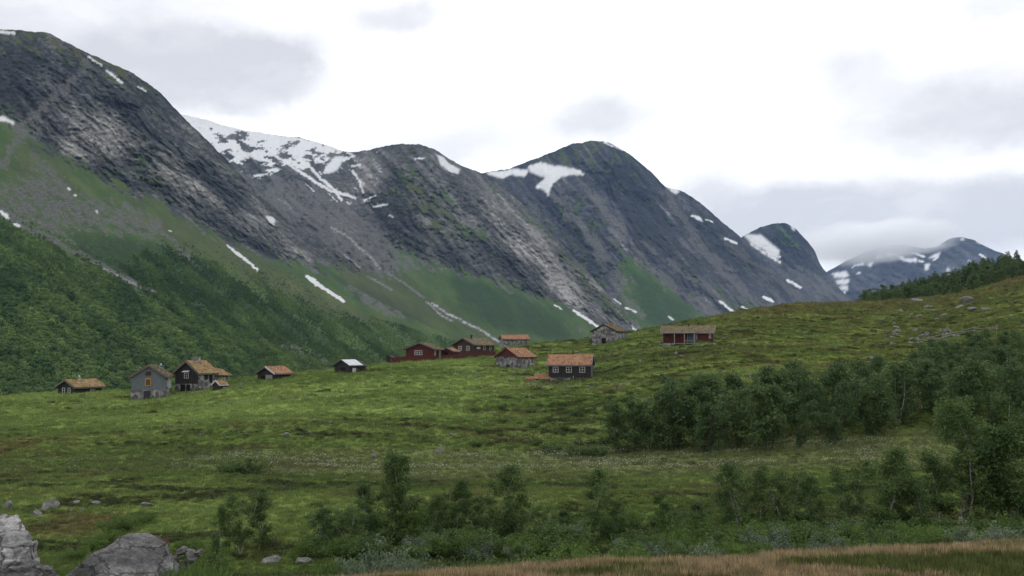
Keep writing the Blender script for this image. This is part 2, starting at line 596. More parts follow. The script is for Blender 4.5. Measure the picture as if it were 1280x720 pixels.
def height(X, Y, detail=True):
    X = np.asarray(X, float); Y = np.asarray(Y, float)
    D = np.maximum(Y, 1.0)
    px = np.clip(640 + F * X / np.maximum(D, 8.0) * .998, -1190, 2470)
    ip = lambda c: np.interp(px, _T, c)
    dc, z60 = ip(_c_D), ip(_z60)
    e_c = ray(0 * px, ip(_c_py))[1]
    zc = e_c * dc
    q = np.clip((D - 58) / (dc - 58), 0, 1)
    z = z60 + (zc - z60) * (.90 * q + .10 * q * q)
    fall = zc - (zc + 36) * sstep(0, 1, np.clip((D - dc) / 150, 0, 1)) - .0 * D
    wf = sstep(1020, 1090, px)
    z430 = ray(0 * px, ip(_f_py))[1] * 430
    up = zc + (z430 - zc) * sstep(0, 1, (D - dc) / np.maximum(430 - dc, 20)) - 2.0 * np.sin(np.clip((D - dc) / (430 - dc), 0, 1) * pi)
    down = z430 - (z430 + 36) * sstep(0, 1, (D - 430) / 260)
    beyond = fall * (1 - wf) + np.where(D < 430, up, down) * wf
    z = np.where(D > dc, beyond, z)
    # the road side: s is the distance from the camera across the road
    s = Y - .215 * X
    near = np.interp(s, [-400, -30, 2, 6.5, 8.6, 9.6, 12, 16, 22, 30, 44], [-2.0, -2.0, -2.05, -2.06, -2.14, -2.32, -3.2, -4.6, -6.2, -7.3, -8.2])
    w = sstep(27, 44, s)
    z = near * (1 - w) + z * w
    if detail:
        far = sstep(24, 50, s)
        k = far * (1 - .5 * sstep(300, 420, D))
        hum = fbm(X / 7.5, Y / 5.0, 3, 5, .5)
        led = fbm(X / 3.2, Y / 2.2, 3, 11, .5, True)
        big = fbm(X / 42, Y / 30, 2, 3)
        bog = sstep(74, 66, D) * sstep(46, 52, D)
        rough = .45 + .9 * sstep(-.1, .35, fbm(X / 28, Y / 20, 2, 21))
        smoothL = 1 - .6 * sstep(640, 520, px) * sstep(85, 100, D)
        z = z + k * (big * .75 * (1 - sstep(.8, 1, q) * .6) + (1 - .8 * bog) * smoothL * rough * (hum * .55 + led * .24))
        z = z + (1 - far) * sstep(7, 11, s) * (fbm(X / 1.6, Y / 1.6, 3, 8) * .12)
    return z


def ground(px, py, dmin=26.0, dmax=480.0):
    """where the line of sight through a pixel first meets the ground"""
    D = np.exp(np.linspace(math.log(dmin), math.log(dmax), 1400))
    a, e = ray(px, py)
    z = height(a * D, D)
    hit = np.nonzero(z >= e * D)[0]
    i = hit[0] if len(hit) else int(np.argmax(z / D))
    return Vector((float(a) * D[i], float(D[i]), float(z[i])))


def on_ground(x, y):
    return Vector((x, y, float(height(np.array([x]), np.array([y]))[0])))


def meadow_colour(X, Y, jitter=True):
    """what grows where: base colour of the sward, hummock shade in its heath streaks, (n,3)"""
    X = np.asarray(X, float); Y = np.asarray(Y, float)
    D = np.maximum(Y, 1)
    px = 640 + F * X / np.maximum(D, 8)
    n1 = fbm(X / 26, Y / 17, 4, 31)
    n2 = fbm(X / 6.5, Y / 2.6, 5, 37, .65) * 1.35
    n3 = fbm(X / 9.5, Y / 6, 4, 43, .6)
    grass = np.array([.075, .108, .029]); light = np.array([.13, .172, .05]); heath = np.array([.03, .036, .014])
    brown = np.array([.105, .078, .038]); bogc = np.array([.118, .136, .058]); moss = np.array([.115, .125, .03])
    t = sstep(-.35, .35, n1 + .35 * n2)[..., None]
    c = grass * (1 - t) + light * t
    # mossy slope on the right, smooth pasture in the middle
    mr = (sstep(760, 900, px) * sstep(90, 120, D) * sstep(-.3, .3, n3))[..., None]
    c = c * (1 - .7 * mr) + moss * .7 * mr
    past = np.maximum(sstep(720, 560, px) * sstep(74, 88, D), .0)
    c = c * (1 + .3 * past[..., None])
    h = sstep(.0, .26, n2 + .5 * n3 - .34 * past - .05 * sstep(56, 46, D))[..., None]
    c = c * (1 - .74 * h) + heath * .74 * h  # dark heath, with the shaded sides of hummocks also put into the colour
    b = (sstep(.1, .42, fbm(X / 13, Y / 6, 5, 53, .65)) * (.7 - .45 * past))[..., None]
    c = c * (1 - b) + brown * b
    # dry crest on the right
    dr = (sstep(.62, 1.0, (D - 58) / (np.interp(px, _T, _c_D) - 58)) * sstep(860, 980, px) * sstep(-.25, .25, n3 + .2) * .6)[..., None]
    c = c * (1 - dr) + np.array([.125, .095, .04]) * dr
    bw = (sstep(70, 66, D + 3 * n3) * sstep(55, 58, D + 3 * n3) * np.interp(px, [100, 320, 500, 1280], [.25, .6, 1, 1]))[..., None]
    bw = bw * (.55 + .25 * sstep(-.3, .3, n2)[..., None])
    c = c * (1 - bw) + bogc * bw
    # under the woods and the hill beyond
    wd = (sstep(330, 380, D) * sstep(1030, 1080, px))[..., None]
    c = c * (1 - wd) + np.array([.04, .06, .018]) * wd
    # verge
    s = Y - .215 * X
    v = sstep(10.4, 9.4, s)[..., None]
    c = c * (1 - v) + np.array([.2, .15, .085]) * v
    return c


def build_terrain():
    def cols():
        inside = np.linspace(-.62, .62, 600)
        outl = -.62 - np.cumsum(np.linspace(.006, .12, 26))
        outr = .62 + np.cumsum(np.linspace(.006, .12, 26))
        return np.concatenate([outl[::-1], inside, outr])
    u = cols()
    Y = np.concatenate([np.linspace(-120, 4, 16), np.linspace(4.3, 16, 60)[:], np.exp(np.linspace(math.log(16.3), math.log(42), 70)),
                        np.linspace(42.3, 215, 420), np.linspace(216, 330, 70), np.linspace(333, 720, 50)])
    YY, UU = np.meshgrid(Y, u, indexing='ij')
    XX = UU * (np.maximum(YY, 0) + np.where(YY < 14, 14 - YY, 0) * 1.0 + 0.0)
    Z = height(XX, YY)
    P = np.stack([XX, YY, Z], -1)
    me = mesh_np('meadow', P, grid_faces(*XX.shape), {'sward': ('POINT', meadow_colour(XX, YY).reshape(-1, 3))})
    m, N, L, b = new_mat('meadow_ground')
    at_ = N.new('ShaderNodeAttribute'); at_.attribute_name = 'sward'
    g = N.new('ShaderNodeNewGeometry')
    n1 = noise_node(N, L, 1.6, 7, .7, g.outputs['Position'])
    n2 = noise_node(N, L, 9, 4, .7, g.outputs['Position'])
    f = ramp(N, L, n1.outputs['Fac'], [(.25, (.66, .68, .62)), (.5, (1.0, 1.0, .95)), (.75, (1.35, 1.32, 1.25))])
    c = mixc(N, L, 1.0, at_.outputs['Color'], f, 'MULTIPLY')
    f2 = ramp(N, L, n2.outputs['Fac'], [(.3, (.7, .7, .7)), (.7, (1.3, 1.3, 1.3))])
    c = mixc(N, L, 1.0, c, f2, 'MULTIPLY')
    L.new(c, b.inputs['Base Color'])
    b.inputs['Roughness'].default_value = 1
    b.inputs['Specular IOR Level'].default_value = 0
    bump(N, L, b, n1.outputs['Fac'], .8, .35)
    link('meadow', me, m, kind='structure')
    # valley floor beyond and all round
    V = [(-9000, -1400, -31), (9000, -1400, -31), (9000, 9000, -31), (-9000, 9000, -31)]
    link('valley_floor', mesh_np('valley_floor', V, [[0, 1, 2, 3]]), simple('valley_floor', (.05, .08, .025), (.09, .12, .04), .02, 1), kind='structure')
    # road behind the verge
    xs = np.linspace(-70, 70, 141)
    ss = np.linspace(-.5, 6.35, 12)
    S, X = np.meshgrid(ss, xs, indexing='ij')
    P = np.stack([X, S + .215 * X, np.full_like(X, -2.012) + .01 * pn(X, S)], -1)
    link('road', mesh_np('road', P, grid_faces(*X.shape)), simple('asphalt', (.045, .045, .047), (.08, .078, .077), 12, .9, 6, .5, .01), kind='structure')


build_terrain()

# ------------------------------------------------------------------ mountains
ROCK1 = [(.022, .026, .032), (.066, .07, .073), (.18, .178, .172), (.36, .35, .335)]
ROCK2 = [(.03, .033, .035), (.08, .081, .08), (.175, .172, .165), (.35, .34, .325)]
ROCK3 = [(.02, .025, .034), (.048, .054, .066), (.115, .117, .125), (.28, .28, .28)]
GREEN1 = [(.026, .055, .019), (.052, .096, .026), (.11, .15, .04)]
GREEN2 = [(.026, .055, .021), (.05, .092, .028), (.1, .138, .042)]


def build_mountain(name, lines, step, nrows, mat, paint, relief, ridge_jit=1.0, strike=38, seed=0, back=500, bot=0):
    """lines, from the foot to the ridge: polylines of (px, py, depth). The slope is a sheet hung over them."""
    x0, x1 = lines[-1][0][0], lines[-1][-1][0]
    px = np.arange(x0, x1 + step, step)
    nodes = []
    for i, ln in enumerate(lines):
        py = np.interp(px, [p[0] for p in ln], [p[1] for p in ln])
        dd = np.interp(px, [p[0] for p in ln], [p[2] for p in ln])
        if 0 < i < len(lines) - 1:
            py = gsm(py, 12 / step, 0) if len(px) > 80 else py
        dd = gsm(dd, 20 / step, 0)
        nodes.append((py, dd))
    top = nodes[-1][0]
    top[:] = gsm(top, 1.2 / step + .3, 0)
    top += ridge_jit * (2.4 * fbm(px / 22, px * 0, 5, seed + 60, .65) + .6 * pn(px / 3.1, px * 0, seed + 61))
    for i in range(len(nodes) - 1, 0, -1):      # keep the order foot below ridge
        nodes[i - 1] = (np.maximum(nodes[i - 1][0], nodes[i][0] + 1.0), nodes[i - 1][1])
    t = np.linspace(0, 1, nrows)[:, None]
    PY = nodes[0][0] + (top - nodes[0][0]) * t
    PX = np.broadcast_to(px, PY.shape).copy()
    E = ray(PX * 0 + 640, PY)[1]
    Dm = np.zeros_like(PY)
    for (pa, da), (pb, db) in zip(nodes[:-1], nodes[1:]):
        ea, eb = ray(0 * pa, pa)[1], ray(0 * pb, pb)[1]
        za, zb = ea * da, eb * db
        tt = np.clip((E * da - za) / np.where(np.abs((zb - za) - E * (db - da)) < 1e-6, 1e-6, (zb - za) - E * (db - da)), 0, 1)
        seg = (PY <= pa + 1e-6) & (PY >= pb - 1e-6)
        Dm = np.where(seg, da + tt * (db - da), Dm)
    Dm = np.where(Dm <= 0, nodes[-1][1], Dm)
    Dm = gsm(Dm, max(3, nrows * .012), 0)
    cov, ton, rough = paint(PX, PY)
    ph = R(strike)
    A = cos(ph) * PX + sin(ph) * PY
    B = -sin(ph) * PX + cos(ph) * PY
    m_per = Dm / F
    wx = fbm(PX / 60, PY / 60, 2, seed + 1) * 14
    rel = fbm((A + wx) / 95, (B + wx) / 34, 3, seed + 2) * 26
    rel += fbm((A + wx) / 34, (B + wx) / 11, 5, seed + 5, .6, True) * 13 * (.2 + rough)
    rel += fbm(PX / 9, PY / 7, 3, seed + 9, .6) * 5.5 * (.15 + rough)
    rel += fbm(A / 14, B / 3.2, 3, seed + 13, .65) * 3.4 * rough
    edge = np.minimum(1, (1 - t) * nrows / 40.0)            # quieter right at the ridge
    Dm = Dm + relief * m_per * rel * (.35 + .65 * edge) * sstep(0, .06, t)
    a, e = ray(PX, PY)
    P = np.stack([a * Dm, Dm, e * Dm], -1)
    # the far side, falling away behind the ridge
    backs = []
    for k, (dk, dz) in enumerate([(.25, .05), (.6, .25), (1.0, .62), (1.5, 1.0)]):
        r = P[-1].copy()
        dirn = r[:, :2] / np.linalg.norm(r[:, :2], axis=1, keepdims=True)
        r[:, :2] += dirn * back * dk
        r[:, 2] = r[:, 2] * (1 - dz) - 34 * dz
        backs.append(r)
    foot = P[0].copy(); foot[:, 2] = -40
    P = np.concatenate([foot[None], P, np.array(backs)])
    pad = lambda c: np.concatenate([c[:1], c, np.repeat(c[-1:], 4, 0)]).reshape(-1, 3)
    me = mesh_np(name, P, grid_faces(*P.shape[:2]), {'cover': ('POINT', pad(cov)), 'tone': ('POINT', pad(ton))})
    link(name, me, mat, kind='structure')
    return PX, PY, P[1:-4], cov, ton


def painter(seed, strike, grass=(), rock_over=(), scree=(), snow=(), streams=(), snowlines=(), gullies=(), dark=(), light=(), brown=(), scrub=(), extra=None, gtone=.55, nz=1.0, streak=0.0):
    def paint(PX, PY):
        w1 = fbm(PX / 30, PY / 22, 4, seed + 20, .6)
        w2 = fbm(PX / 30, PY / 22, 4, seed + 27, .6)
        x, y = PX + 10 * w1, PY + 8 * w2
        xs, ys = PX + 3.4 * w1 + 1.0 * pn(PX / 2.6, PY / 2.0, seed), PY + 2.6 * w2 + .8 * pn(PX / 2.2, PY / 2.2, seed + 4)
        ph = R(strike)
        A = cos(ph) * PX + sin(ph) * PY
        B = -sin(ph) * PX + cos(ph) * PY
        Z = np.zeros_like(PX)
        g, s, sc, br = Z.copy(), Z.copy(), Z.copy(), Z.copy()
        dk, lt, sb = Z.copy(), Z.copy(), Z.copy()
        for p in grass:
            p, v = p if isinstance(p, tuple) else (p, 1)
            m = inpoly(x, y, p)
            g[m] = np.maximum(g[m], v)
        for p in rock_over:
            g[inpoly(x, y, p)] = 0
        for p, v in scree:
            sc[inpoly(x, y, p)] = v
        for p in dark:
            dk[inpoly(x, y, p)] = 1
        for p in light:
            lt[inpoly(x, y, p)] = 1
        for p, v in brown:
            br[inpoly(x, y, p)] = v
        for p in scrub:
            sb[inpoly(x, y, p)] = 1
        g, sc, dk, lt, br, sb = (boxblur(k, n) for k, n in ((g, 6), (sc, 7), (dk, 5), (lt, 6), (br, 10), (sb, 3)))
        # broken edges: green on the ledges of the rock, stones in the green
        pt = fbm(A / 24, B / 8, 5, seed + 33, .65)
        pf = fbm(PX / 7, PY / 4, 4, seed + 36, .6)
        g = np.clip(g + (1.5 * pt + .7 * pf) * (1 - .55 * sstep(.75, 1, g)) * sstep(-.02, .1, g + .05) + .0 , 0, 1)
        g = sstep(.27, .66, g)
        g = np.maximum(g, .6 * sstep(.2, .42, fbm(A / 30, B / 10, 4, seed + 39, .65)) * sstep(.0, .3, pf + .12))
        sc = sstep(.32, .8, sc + (1.0 * fbm(A / 14, B / 6, 4, seed + 41, .65) + .5 * pf) * (sc > .01)) * .9
        for ln, w, v in gullies:
            d = linedist(x * .8 + PX * .2, y * .8 + PY * .2, ln)
            ww = w * (1 + 1.1 * fbm(A / 30, B / 12, 2, seed + 48))
            sc = np.maximum(sc, v * sstep(.1, .75, (ww * 1.5 - d) / w + 2.2 * fbm(A / 9, B / 3.5, 4, seed + 44, .65)) * (d < w * 3))
        for p in snow:
            s[inpoly(xs, ys, p)] = 1
        s = blur(s, 1)
        if extra is not None:
            s, sc, g = extra(PX, PY, xs, ys, s, sc, g)
        for ln, w in snowlines:
            d = linedist(xs, ys, ln)
            s = np.maximum(s, sstep(w + .5, w - .4, d + .8 * pn(PX / 5, PY / 5, seed + 3)))
        for ln, w, v in streams:
            d = linedist(xs, ys, ln)
            brk = sstep(-.5, .3, fbm(PX / 4, PY / 3, 2, seed + 6))
            sc = np.maximum(sc, sstep(w * 2.2, w, d))
            s = np.maximum(s, v * brk * sstep(w + .3, w - .5, d))
        tone = .34 + nz * .72 * fbm(A / 42, B / 9, 6, seed + 50, .68) + .3 * fbm(PX / 60, PY / 50, 2, seed + 52) + nz * .45 * fbm(PX / 6.5, PY / 3.5, 4, seed + 53, .65)
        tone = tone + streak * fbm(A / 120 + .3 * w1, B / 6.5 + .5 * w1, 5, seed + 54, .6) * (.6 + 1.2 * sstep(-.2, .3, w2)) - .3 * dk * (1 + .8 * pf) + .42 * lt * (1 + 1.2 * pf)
        gt = gtone + .5 * fbm(A / 40, B / 16, 4, seed + 55, .6) - .45 * sb
        cov = np.stack([g * (1 - s), s, sc * (1 - s)], -1)
        ton = np.clip(np.stack([tone, gt, np.clip(br + .25 * fbm(A / 30, B / 14, 3, seed + 58) * (br > .02), 0, 1)], -1), 0, 1)
        rough = np.clip(1 - g, .08, 1) * (1 - .8 * sc) * (1 - .8 * s)
        return cov, ton, rough
    return paint


def mountains():
    # 1: the big one on the left with its wooded apron
    ridge = [(-260, 70, 1500), (-160, 25, 1500), (-60, 12, 1450), (0, 36, 1400), (60, 41, 1400), (110, 67, 1420), (165, 90, 1450), (200, 116, 1480), (235, 152, 1520), (270, 187, 1570),
             (300, 217, 1620), (340, 257, 1680), (372, 288, 1720), (398, 318, 1750), (420, 334, 1760), (445, 350, 1760), (500, 374, 1740), (545, 392, 1720), (600, 416, 1680), (640, 440, 1640), (665, 456, 1620)]
    cliff = [(-260, 190, 1250), (0, 140, 1130), (60, 185, 1130), (130, 222, 1180), (200, 250, 1230), (260, 287, 1320), (330, 320, 1450), (395, 340, 1560), (500, 390, 1400), (665, 462, 1400)]
    mid = [(-260, 300, 760), (0, 280, 760), (150, 345, 760), (250, 375, 800), (400, 410, 850), (520, 440, 900), (665, 472, 1000)]
    foot = [(-260, 530, 380), (0, 525, 390), (300, 505, 440), (500, 490, 560), (665, 482, 760)]
    paint = painter(
        100, 38,
        grass=[[(-300, 150), (0, 138), (30, 168), (60, 190), (95, 205), (130, 225), (165, 243), (200, 253), (225, 273), (255, 288), (290, 304), (330, 322), (360, 328), (398, 338), (410, 330), (680, 430), (680, 560), (-300, 560)],
               ([(-200, 20), (0, 40), (60, 38), (110, 62), (165, 88), (205, 116), (160, 106), (110, 84), (60, 60), (0, 56), (-200, 60)], .42),
               ([(170, 195), (190, 198), (195, 225), (172, 232), (160, 215)], .42)],
        scree=[([(-20, 245), (30, 215), (52, 205), (85, 228), (120, 246), (160, 252), (205, 280), (225, 300), (190, 299), (150, 292), (100, 290), (78, 287), (85, 297), (108, 320), (150, 345), (190, 364), (170, 357), (130, 337), (70, 302), (30, 282), (-20, 258)], .72),
               ([(205, 300), (228, 302), (255, 325), (240, 328), (215, 318)], .6), ([(305, 368), (350, 380), (385, 395), (350, 392)], .6),
               ([(420, 348), (450, 356), (505, 392), (490, 402), (455, 380)], .75), ([(430, 405), (460, 415), (490, 432), (465, 430)], .6)],
        gullies=[([(108, 82), (85, 108), (60, 130), (32, 152), (18, 180), (2, 208)], 5.0, .75), ([(40, 190), (62, 225), (40, 232)], 2.5, .5), ([(345, 428), (385, 442), (428, 462)], 3, .7),
                 ([(0, 262), (30, 283), (70, 303), (110, 326), (150, 346), (196, 367)], 3.2, .9), ([(52, 205), (75, 228), (90, 250)], 3, .7)],
        streams=[([(110, 327), (150, 347), (195, 367)], 1.3, .35)],
        snow=[[(331, 270), (338, 271), (343, 275), (343, 282), (336, 279)], [(-10, 148), (4, 145), (18, 153), (18, 156), (4, 151), (-10, 152)]],
        snowlines=[([(283, 306), (300, 320), (323, 338)], 1.6), ([(383, 345), (400, 357), (428, 376)], 2.0), ([(0, 265), (10, 272)], 1.8), ([(18, 280), (25, 284)], 1.4), ([(111, 71), (128, 82)], 1.1),
                   ([(133, 88), (152, 103)], 1.3), ([(172, 108), (182, 114)], 1.1), ([(-10, 38), (18, 42)], 1.5), ([(84, 235), (87, 237)], 1.1), ([(92, 243), (94, 244)], .9), ([(121, 264), (124, 267)], .9), ([(212, 288), (215, 289)], .9)],
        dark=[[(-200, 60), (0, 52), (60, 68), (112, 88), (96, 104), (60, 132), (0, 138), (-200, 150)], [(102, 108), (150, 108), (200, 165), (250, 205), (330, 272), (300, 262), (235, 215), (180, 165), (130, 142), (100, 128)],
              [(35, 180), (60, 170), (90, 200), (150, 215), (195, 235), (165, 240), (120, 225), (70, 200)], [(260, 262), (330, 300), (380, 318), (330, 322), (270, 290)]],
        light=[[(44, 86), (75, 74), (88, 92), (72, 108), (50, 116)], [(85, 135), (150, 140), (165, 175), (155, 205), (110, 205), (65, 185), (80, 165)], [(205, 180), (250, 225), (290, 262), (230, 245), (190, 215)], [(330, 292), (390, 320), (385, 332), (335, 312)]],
        brown=[([(-200, 20), (0, 40), (60, 38), (110, 62), (165, 88), (205, 116), (160, 108), (110, 86), (60, 62), (0, 58)], .65), ([(95, 210), (165, 245), (230, 280), (330, 325), (420, 375), (500, 410), (430, 400), (330, 360), (240, 320), (160, 262)], .32),
               ([(0, 150), (60, 190), (110, 240), (60, 235), (10, 215)], .25), ([(300, 330), (360, 340), (470, 400), (420, 400), (330, 360)], .35)],
        scrub=[[(80, 287), (110, 292), (190, 300), (260, 330), (330, 378), (400, 412), (420, 440), (330, 425), (230, 380), (150, 345), (105, 318)], [(400, 330), (440, 352), (500, 380), (520, 400), (450, 375)]],
        gtone=.5, nz=.85, streak=.3)
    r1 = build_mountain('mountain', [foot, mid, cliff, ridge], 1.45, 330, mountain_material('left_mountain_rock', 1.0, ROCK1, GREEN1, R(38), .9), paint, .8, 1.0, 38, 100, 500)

    # 2: the snow plateau and the first rounded peak
    ridge = [(225, 143, 3300), (245, 147, 3300), (270, 153, 3300), (300, 162, 3300), (340, 168, 3250), (380, 173, 3200), (410, 181, 3100), (432, 190, 2900), (445, 190, 2700), (470, 185, 2600), (500, 180, 2550), (525, 180, 2550), (545, 188, 2550),
             (560, 198, 2550), (580, 208, 2550), (605, 217, 2550), (622, 227, 2520), (650, 252, 2450), (690, 291, 2330), (720, 324, 2250), (760, 368, 2150), (800, 402, 2080), (840, 430, 2040), (880, 450, 2000)]
    cliff = [(225, 250, 2500), (330, 225, 2700), (420, 240, 2350), (470, 300, 2050), (530, 325, 1950), (600, 347, 1900), (650, 362, 1900), (700, 378, 1900), (760, 410, 1900), (880, 455, 1900)]
    mid = [(225, 400, 1500), (420, 330, 1750), (470, 350, 1650), (560, 392, 1500), (620, 418, 1450), (700, 420, 1500), (880, 460, 1700)]
    foot = [(225, 500, 1000), (500, 490, 1000), (700, 478, 1100), (880, 472, 1300)]

    def plateau(PX, PY, xs, ys, s, sc, g):
        body = inpoly(xs, ys, [(200, 130), (432, 186), (444, 196), (428, 204), (412, 216), (396, 224), (380, 214), (362, 206), (346, 216), (330, 224), (308, 222), (290, 205), (200, 175)]).astype(float)
        hole = fbm(PX / 24, PY / 11.0, 5, 411, .6) + .30 * sstep(176, 222, PY) - .55 * sstep(168, 158, PY - (PX - 300) * .14) + .12 * sstep(275, 300, PX) * sstep(330, 305, PX)
        body = body * sstep(.20, .15, hole)
        s = np.maximum(s, body)
        spots = inpoly(PX, PY, [(395, 190), (480, 190), (475, 270), (400, 255), (370, 225)]) * sstep(.30, .42, fbm((PX + PY) / 22, (PX - PY) / 8, 4, 433, .6))
        return np.maximum(s, spots), sc, g
    paint = painter(
        200, 46,
        grass=[[(225, 300), (380, 322), (440, 338), (500, 345), (480, 300), (530, 325), (600, 347), (650, 360), (690, 378), (740, 402), (900, 450), (900, 500), (225, 500)],
               ([(495, 205), (530, 210), (560, 245), (575, 285), (545, 300), (515, 270), (490, 240)], .42), ([(560, 275), (590, 270), (610, 295), (585, 310)], .42), ([(690, 300), (720, 330), (760, 372), (800, 405), (770, 400), (720, 355)], .42),
               ([(445, 190), (500, 182), (530, 183), (545, 195), (500, 192)], .42), ([(610, 225), (660, 262), (700, 305), (680, 300), (640, 255)], .42)],
        scree=[([(310, 235), (350, 215), (420, 235), (450, 265), (490, 300), (520, 335), (490, 352), (440, 335), (395, 305), (340, 260)], .7), ([(435, 250), (470, 270), (520, 320), (560, 330), (540, 345), (490, 330)], .6),
               ([(700, 395), (720, 400), (745, 425), (730, 425)], .5)],
        gullies=[([(545, 185), (600, 230), (660, 290), (700, 330), (740, 385)], 9, .35), ([(617, 345), (640, 366)], 2, .8), ([(395, 282), (415, 295)], 3, .5)],
        streams=[([(415, 284), (438, 298), (450, 310), (462, 320), (476, 336)], 1.6, .3), ([(482, 340), (500, 350), (530, 372)], 1.0, .12), ([(540, 380), (560, 392), (600, 412), (632, 430)], 1.3, .55), ([(533, 378), (548, 392), (566, 402)], 1.0, .4), ([(460, 346), (476, 354), (490, 362)], 1.0, .2),
                 ([(430, 318), (450, 335)], 1.2, .3)],
        snow=[[(545, 193), (552, 196), (562, 206), (575, 212), (572, 217), (560, 215), (551, 207)], [(412, 205), (418, 196), (430, 195), (426, 210), (416, 216), (402, 217)]],
        snowlines=[([(340, 192), (360, 205), (385, 222), (414, 240)], 1.7), ([(382, 204), (400, 222), (420, 240), (444, 247)], 1.9), ([(413, 233), (420, 242), (426, 250)], 1.5), ([(440, 213), (448, 226), (455, 240)], 1.3), ([(395, 228), (410, 236)], 1.4),
                   ([(520, 199), (530, 197)], 1.0), ([(469, 258), (483, 256)], 1.4), ([(456, 250), (470, 245)], 1.0), ([(440, 208), (450, 206)], 1.1), ([(318, 220), (332, 218)], 1.5), ([(718, 389), (732, 398), (747, 408)], 1.6), ([(695, 383), (702, 387)], .9), ([(486, 270), (490, 271)], .9)],
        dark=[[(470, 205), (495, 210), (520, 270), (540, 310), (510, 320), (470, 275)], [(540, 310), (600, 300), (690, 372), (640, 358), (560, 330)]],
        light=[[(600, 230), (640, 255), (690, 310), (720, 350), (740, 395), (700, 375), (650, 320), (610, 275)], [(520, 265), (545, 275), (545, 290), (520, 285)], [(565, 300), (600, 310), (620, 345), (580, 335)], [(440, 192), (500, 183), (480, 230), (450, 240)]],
        brown=[([(225, 290), (400, 310), (500, 350), (560, 395), (620, 425), (500, 405), (400, 360), (225, 350)], .35), ([(490, 200), (580, 280), (545, 300), (490, 245)], .45), ([(690, 300), (800, 405), (760, 400)], .3), ([(445, 186), (545, 186), (560, 200), (470, 200)], .6)],
        scrub=[[(560, 345), (640, 362), (700, 400), (720, 430), (620, 410), (580, 385)], [(400, 345), (470, 362), (540, 405), (480, 400)]],
        extra=plateau, gtone=.5, nz=.85, streak=.4)
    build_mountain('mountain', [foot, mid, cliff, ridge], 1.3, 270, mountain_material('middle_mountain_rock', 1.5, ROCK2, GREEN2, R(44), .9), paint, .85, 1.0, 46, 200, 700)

    # 3: the dark domed peak with a snow patch
    ridge = [(560, 228, 3450), (590, 219, 3450), (612, 214, 3450), (640, 210, 3400), (665, 200, 3350), (690, 190, 3300), (715, 180, 3280), (740, 176, 3280), (760, 178, 3280), (780, 188, 3280), (800, 203, 3280), (815, 216, 3280),
             (832, 234, 3300), (850, 237, 3320), (866, 247, 3320), (880, 257, 3320), (905, 279, 3300), (926, 296, 3260), (950, 324, 3200), (980, 350, 3150), (1012, 374, 3100), (1040, 396, 3050)]
    cliff = [(560, 270, 3050), (680, 250, 2950), (750, 240, 3000), (800, 260, 3000), (850, 290, 3000), (900, 320, 3000), (1040, 400, 2950)]
    mid = [(560, 380, 2500), (700, 370, 2450), (790, 350, 2400), (860, 390, 2350), (950, 392, 2500), (1040, 410, 2700)]
    foot = [(560, 470, 1700), (800, 462, 1700), (1040, 456, 1900)]
    paint = painter(
        300, 50,
        grass=[([(778, 318), (800, 330), (840, 366), (884, 402), (910, 430), (690, 440), (720, 395), (760, 402), (772, 380), (780, 350)], 1.35), ([(700, 245), (725, 250), (760, 300), (745, 305), (720, 280)], .42), ([(690, 280), (730, 330), (780, 400), (750, 395), (700, 320)], .42),
               ([(640, 212), (700, 188), (740, 178), (770, 185), (800, 215), (760, 205), (700, 205)], .42), ([(860, 330), (900, 360), (950, 385), (920, 390), (880, 360)], .42)],
        scree=[([(700, 250), (720, 245), (725, 270), (710, 285)], .5), ([(800, 400), (870, 395), (900, 395), (880, 405)], .35), ([(770, 335), (790, 345), (800, 395), (790, 390)], .6)],
        gullies=[([(690, 245), (715, 275), (740, 302), (768, 335), (778, 352)], 4.0, .8), ([(735, 240), (765, 275), (800, 325), (850, 365), (900, 395)], 4.5, .75), ([(700, 345), (745, 375), (780, 400), (810, 418)], 5, .85), ([(835, 240), (870, 300), (930, 365), (960, 385)], 5, .6), ([(745, 315), (765, 350), (800, 395)], 4, .6), ([(800, 300), (860, 345), (920, 390)], 3, .6),
                 ([(660, 270), (700, 310), (730, 345)], 3, .5), ([(905, 300), (960, 345), (1010, 378)], 4, .4)],
        snow=[[(660, 207), (676, 202), (690, 207), (705, 208), (726, 213), (731, 219), (716, 218), (702, 222), (690, 232), (686, 246), (681, 238), (669, 236), (681, 222), (664, 215)], [(606, 216), (640, 211), (663, 212), (656, 221), (640, 219), (628, 224)], [(832, 234), (842, 235), (850, 240), (843, 243)],
              [(868, 271), (874, 271), (880, 277), (874, 277)]],
        snowlines=[([(764, 391), (780, 402), (798, 415)], 1.3), ([(900, 377), (918, 391)], 1.6), ([(768, 375), (773, 379)], 1.6), ([(768, 382), (772, 384)], 1.2), ([(757, 178), (778, 187)], 1.0), ([(884, 276), (890, 278)], .9), ([(865, 270), (868, 271)], 1.0), ([(781, 384), (795, 391)], 1.0), ([(908, 298), (920, 304)], 1.3),
                   ([(855, 238), (868, 246)], 1.0), ([(928, 384), (934, 387)], 1.2), ([(955, 371), (966, 377)], 1.6), ([(836, 395), (842, 399)], 1.0)],
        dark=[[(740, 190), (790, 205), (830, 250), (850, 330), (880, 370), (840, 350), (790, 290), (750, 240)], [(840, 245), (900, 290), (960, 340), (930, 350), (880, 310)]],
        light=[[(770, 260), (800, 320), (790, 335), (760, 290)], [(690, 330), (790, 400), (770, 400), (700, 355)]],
        brown=[([(640, 212), (740, 178), (800, 215), (720, 215)], .45), ([(690, 240), (760, 300), (740, 305)], .35)],
        scrub=[[(790, 335), (870, 398), (860, 425), (800, 400)]], gtone=.45, nz=.55, streak=.55)
    build_mountain('mountain', [foot, mid, cliff, ridge], 1.4, 200, mountain_material('domed_peak_rock', 2.0, ROCK3, GREEN2, R(48), .6), paint, .62, 1.0, 50, 300, 800)

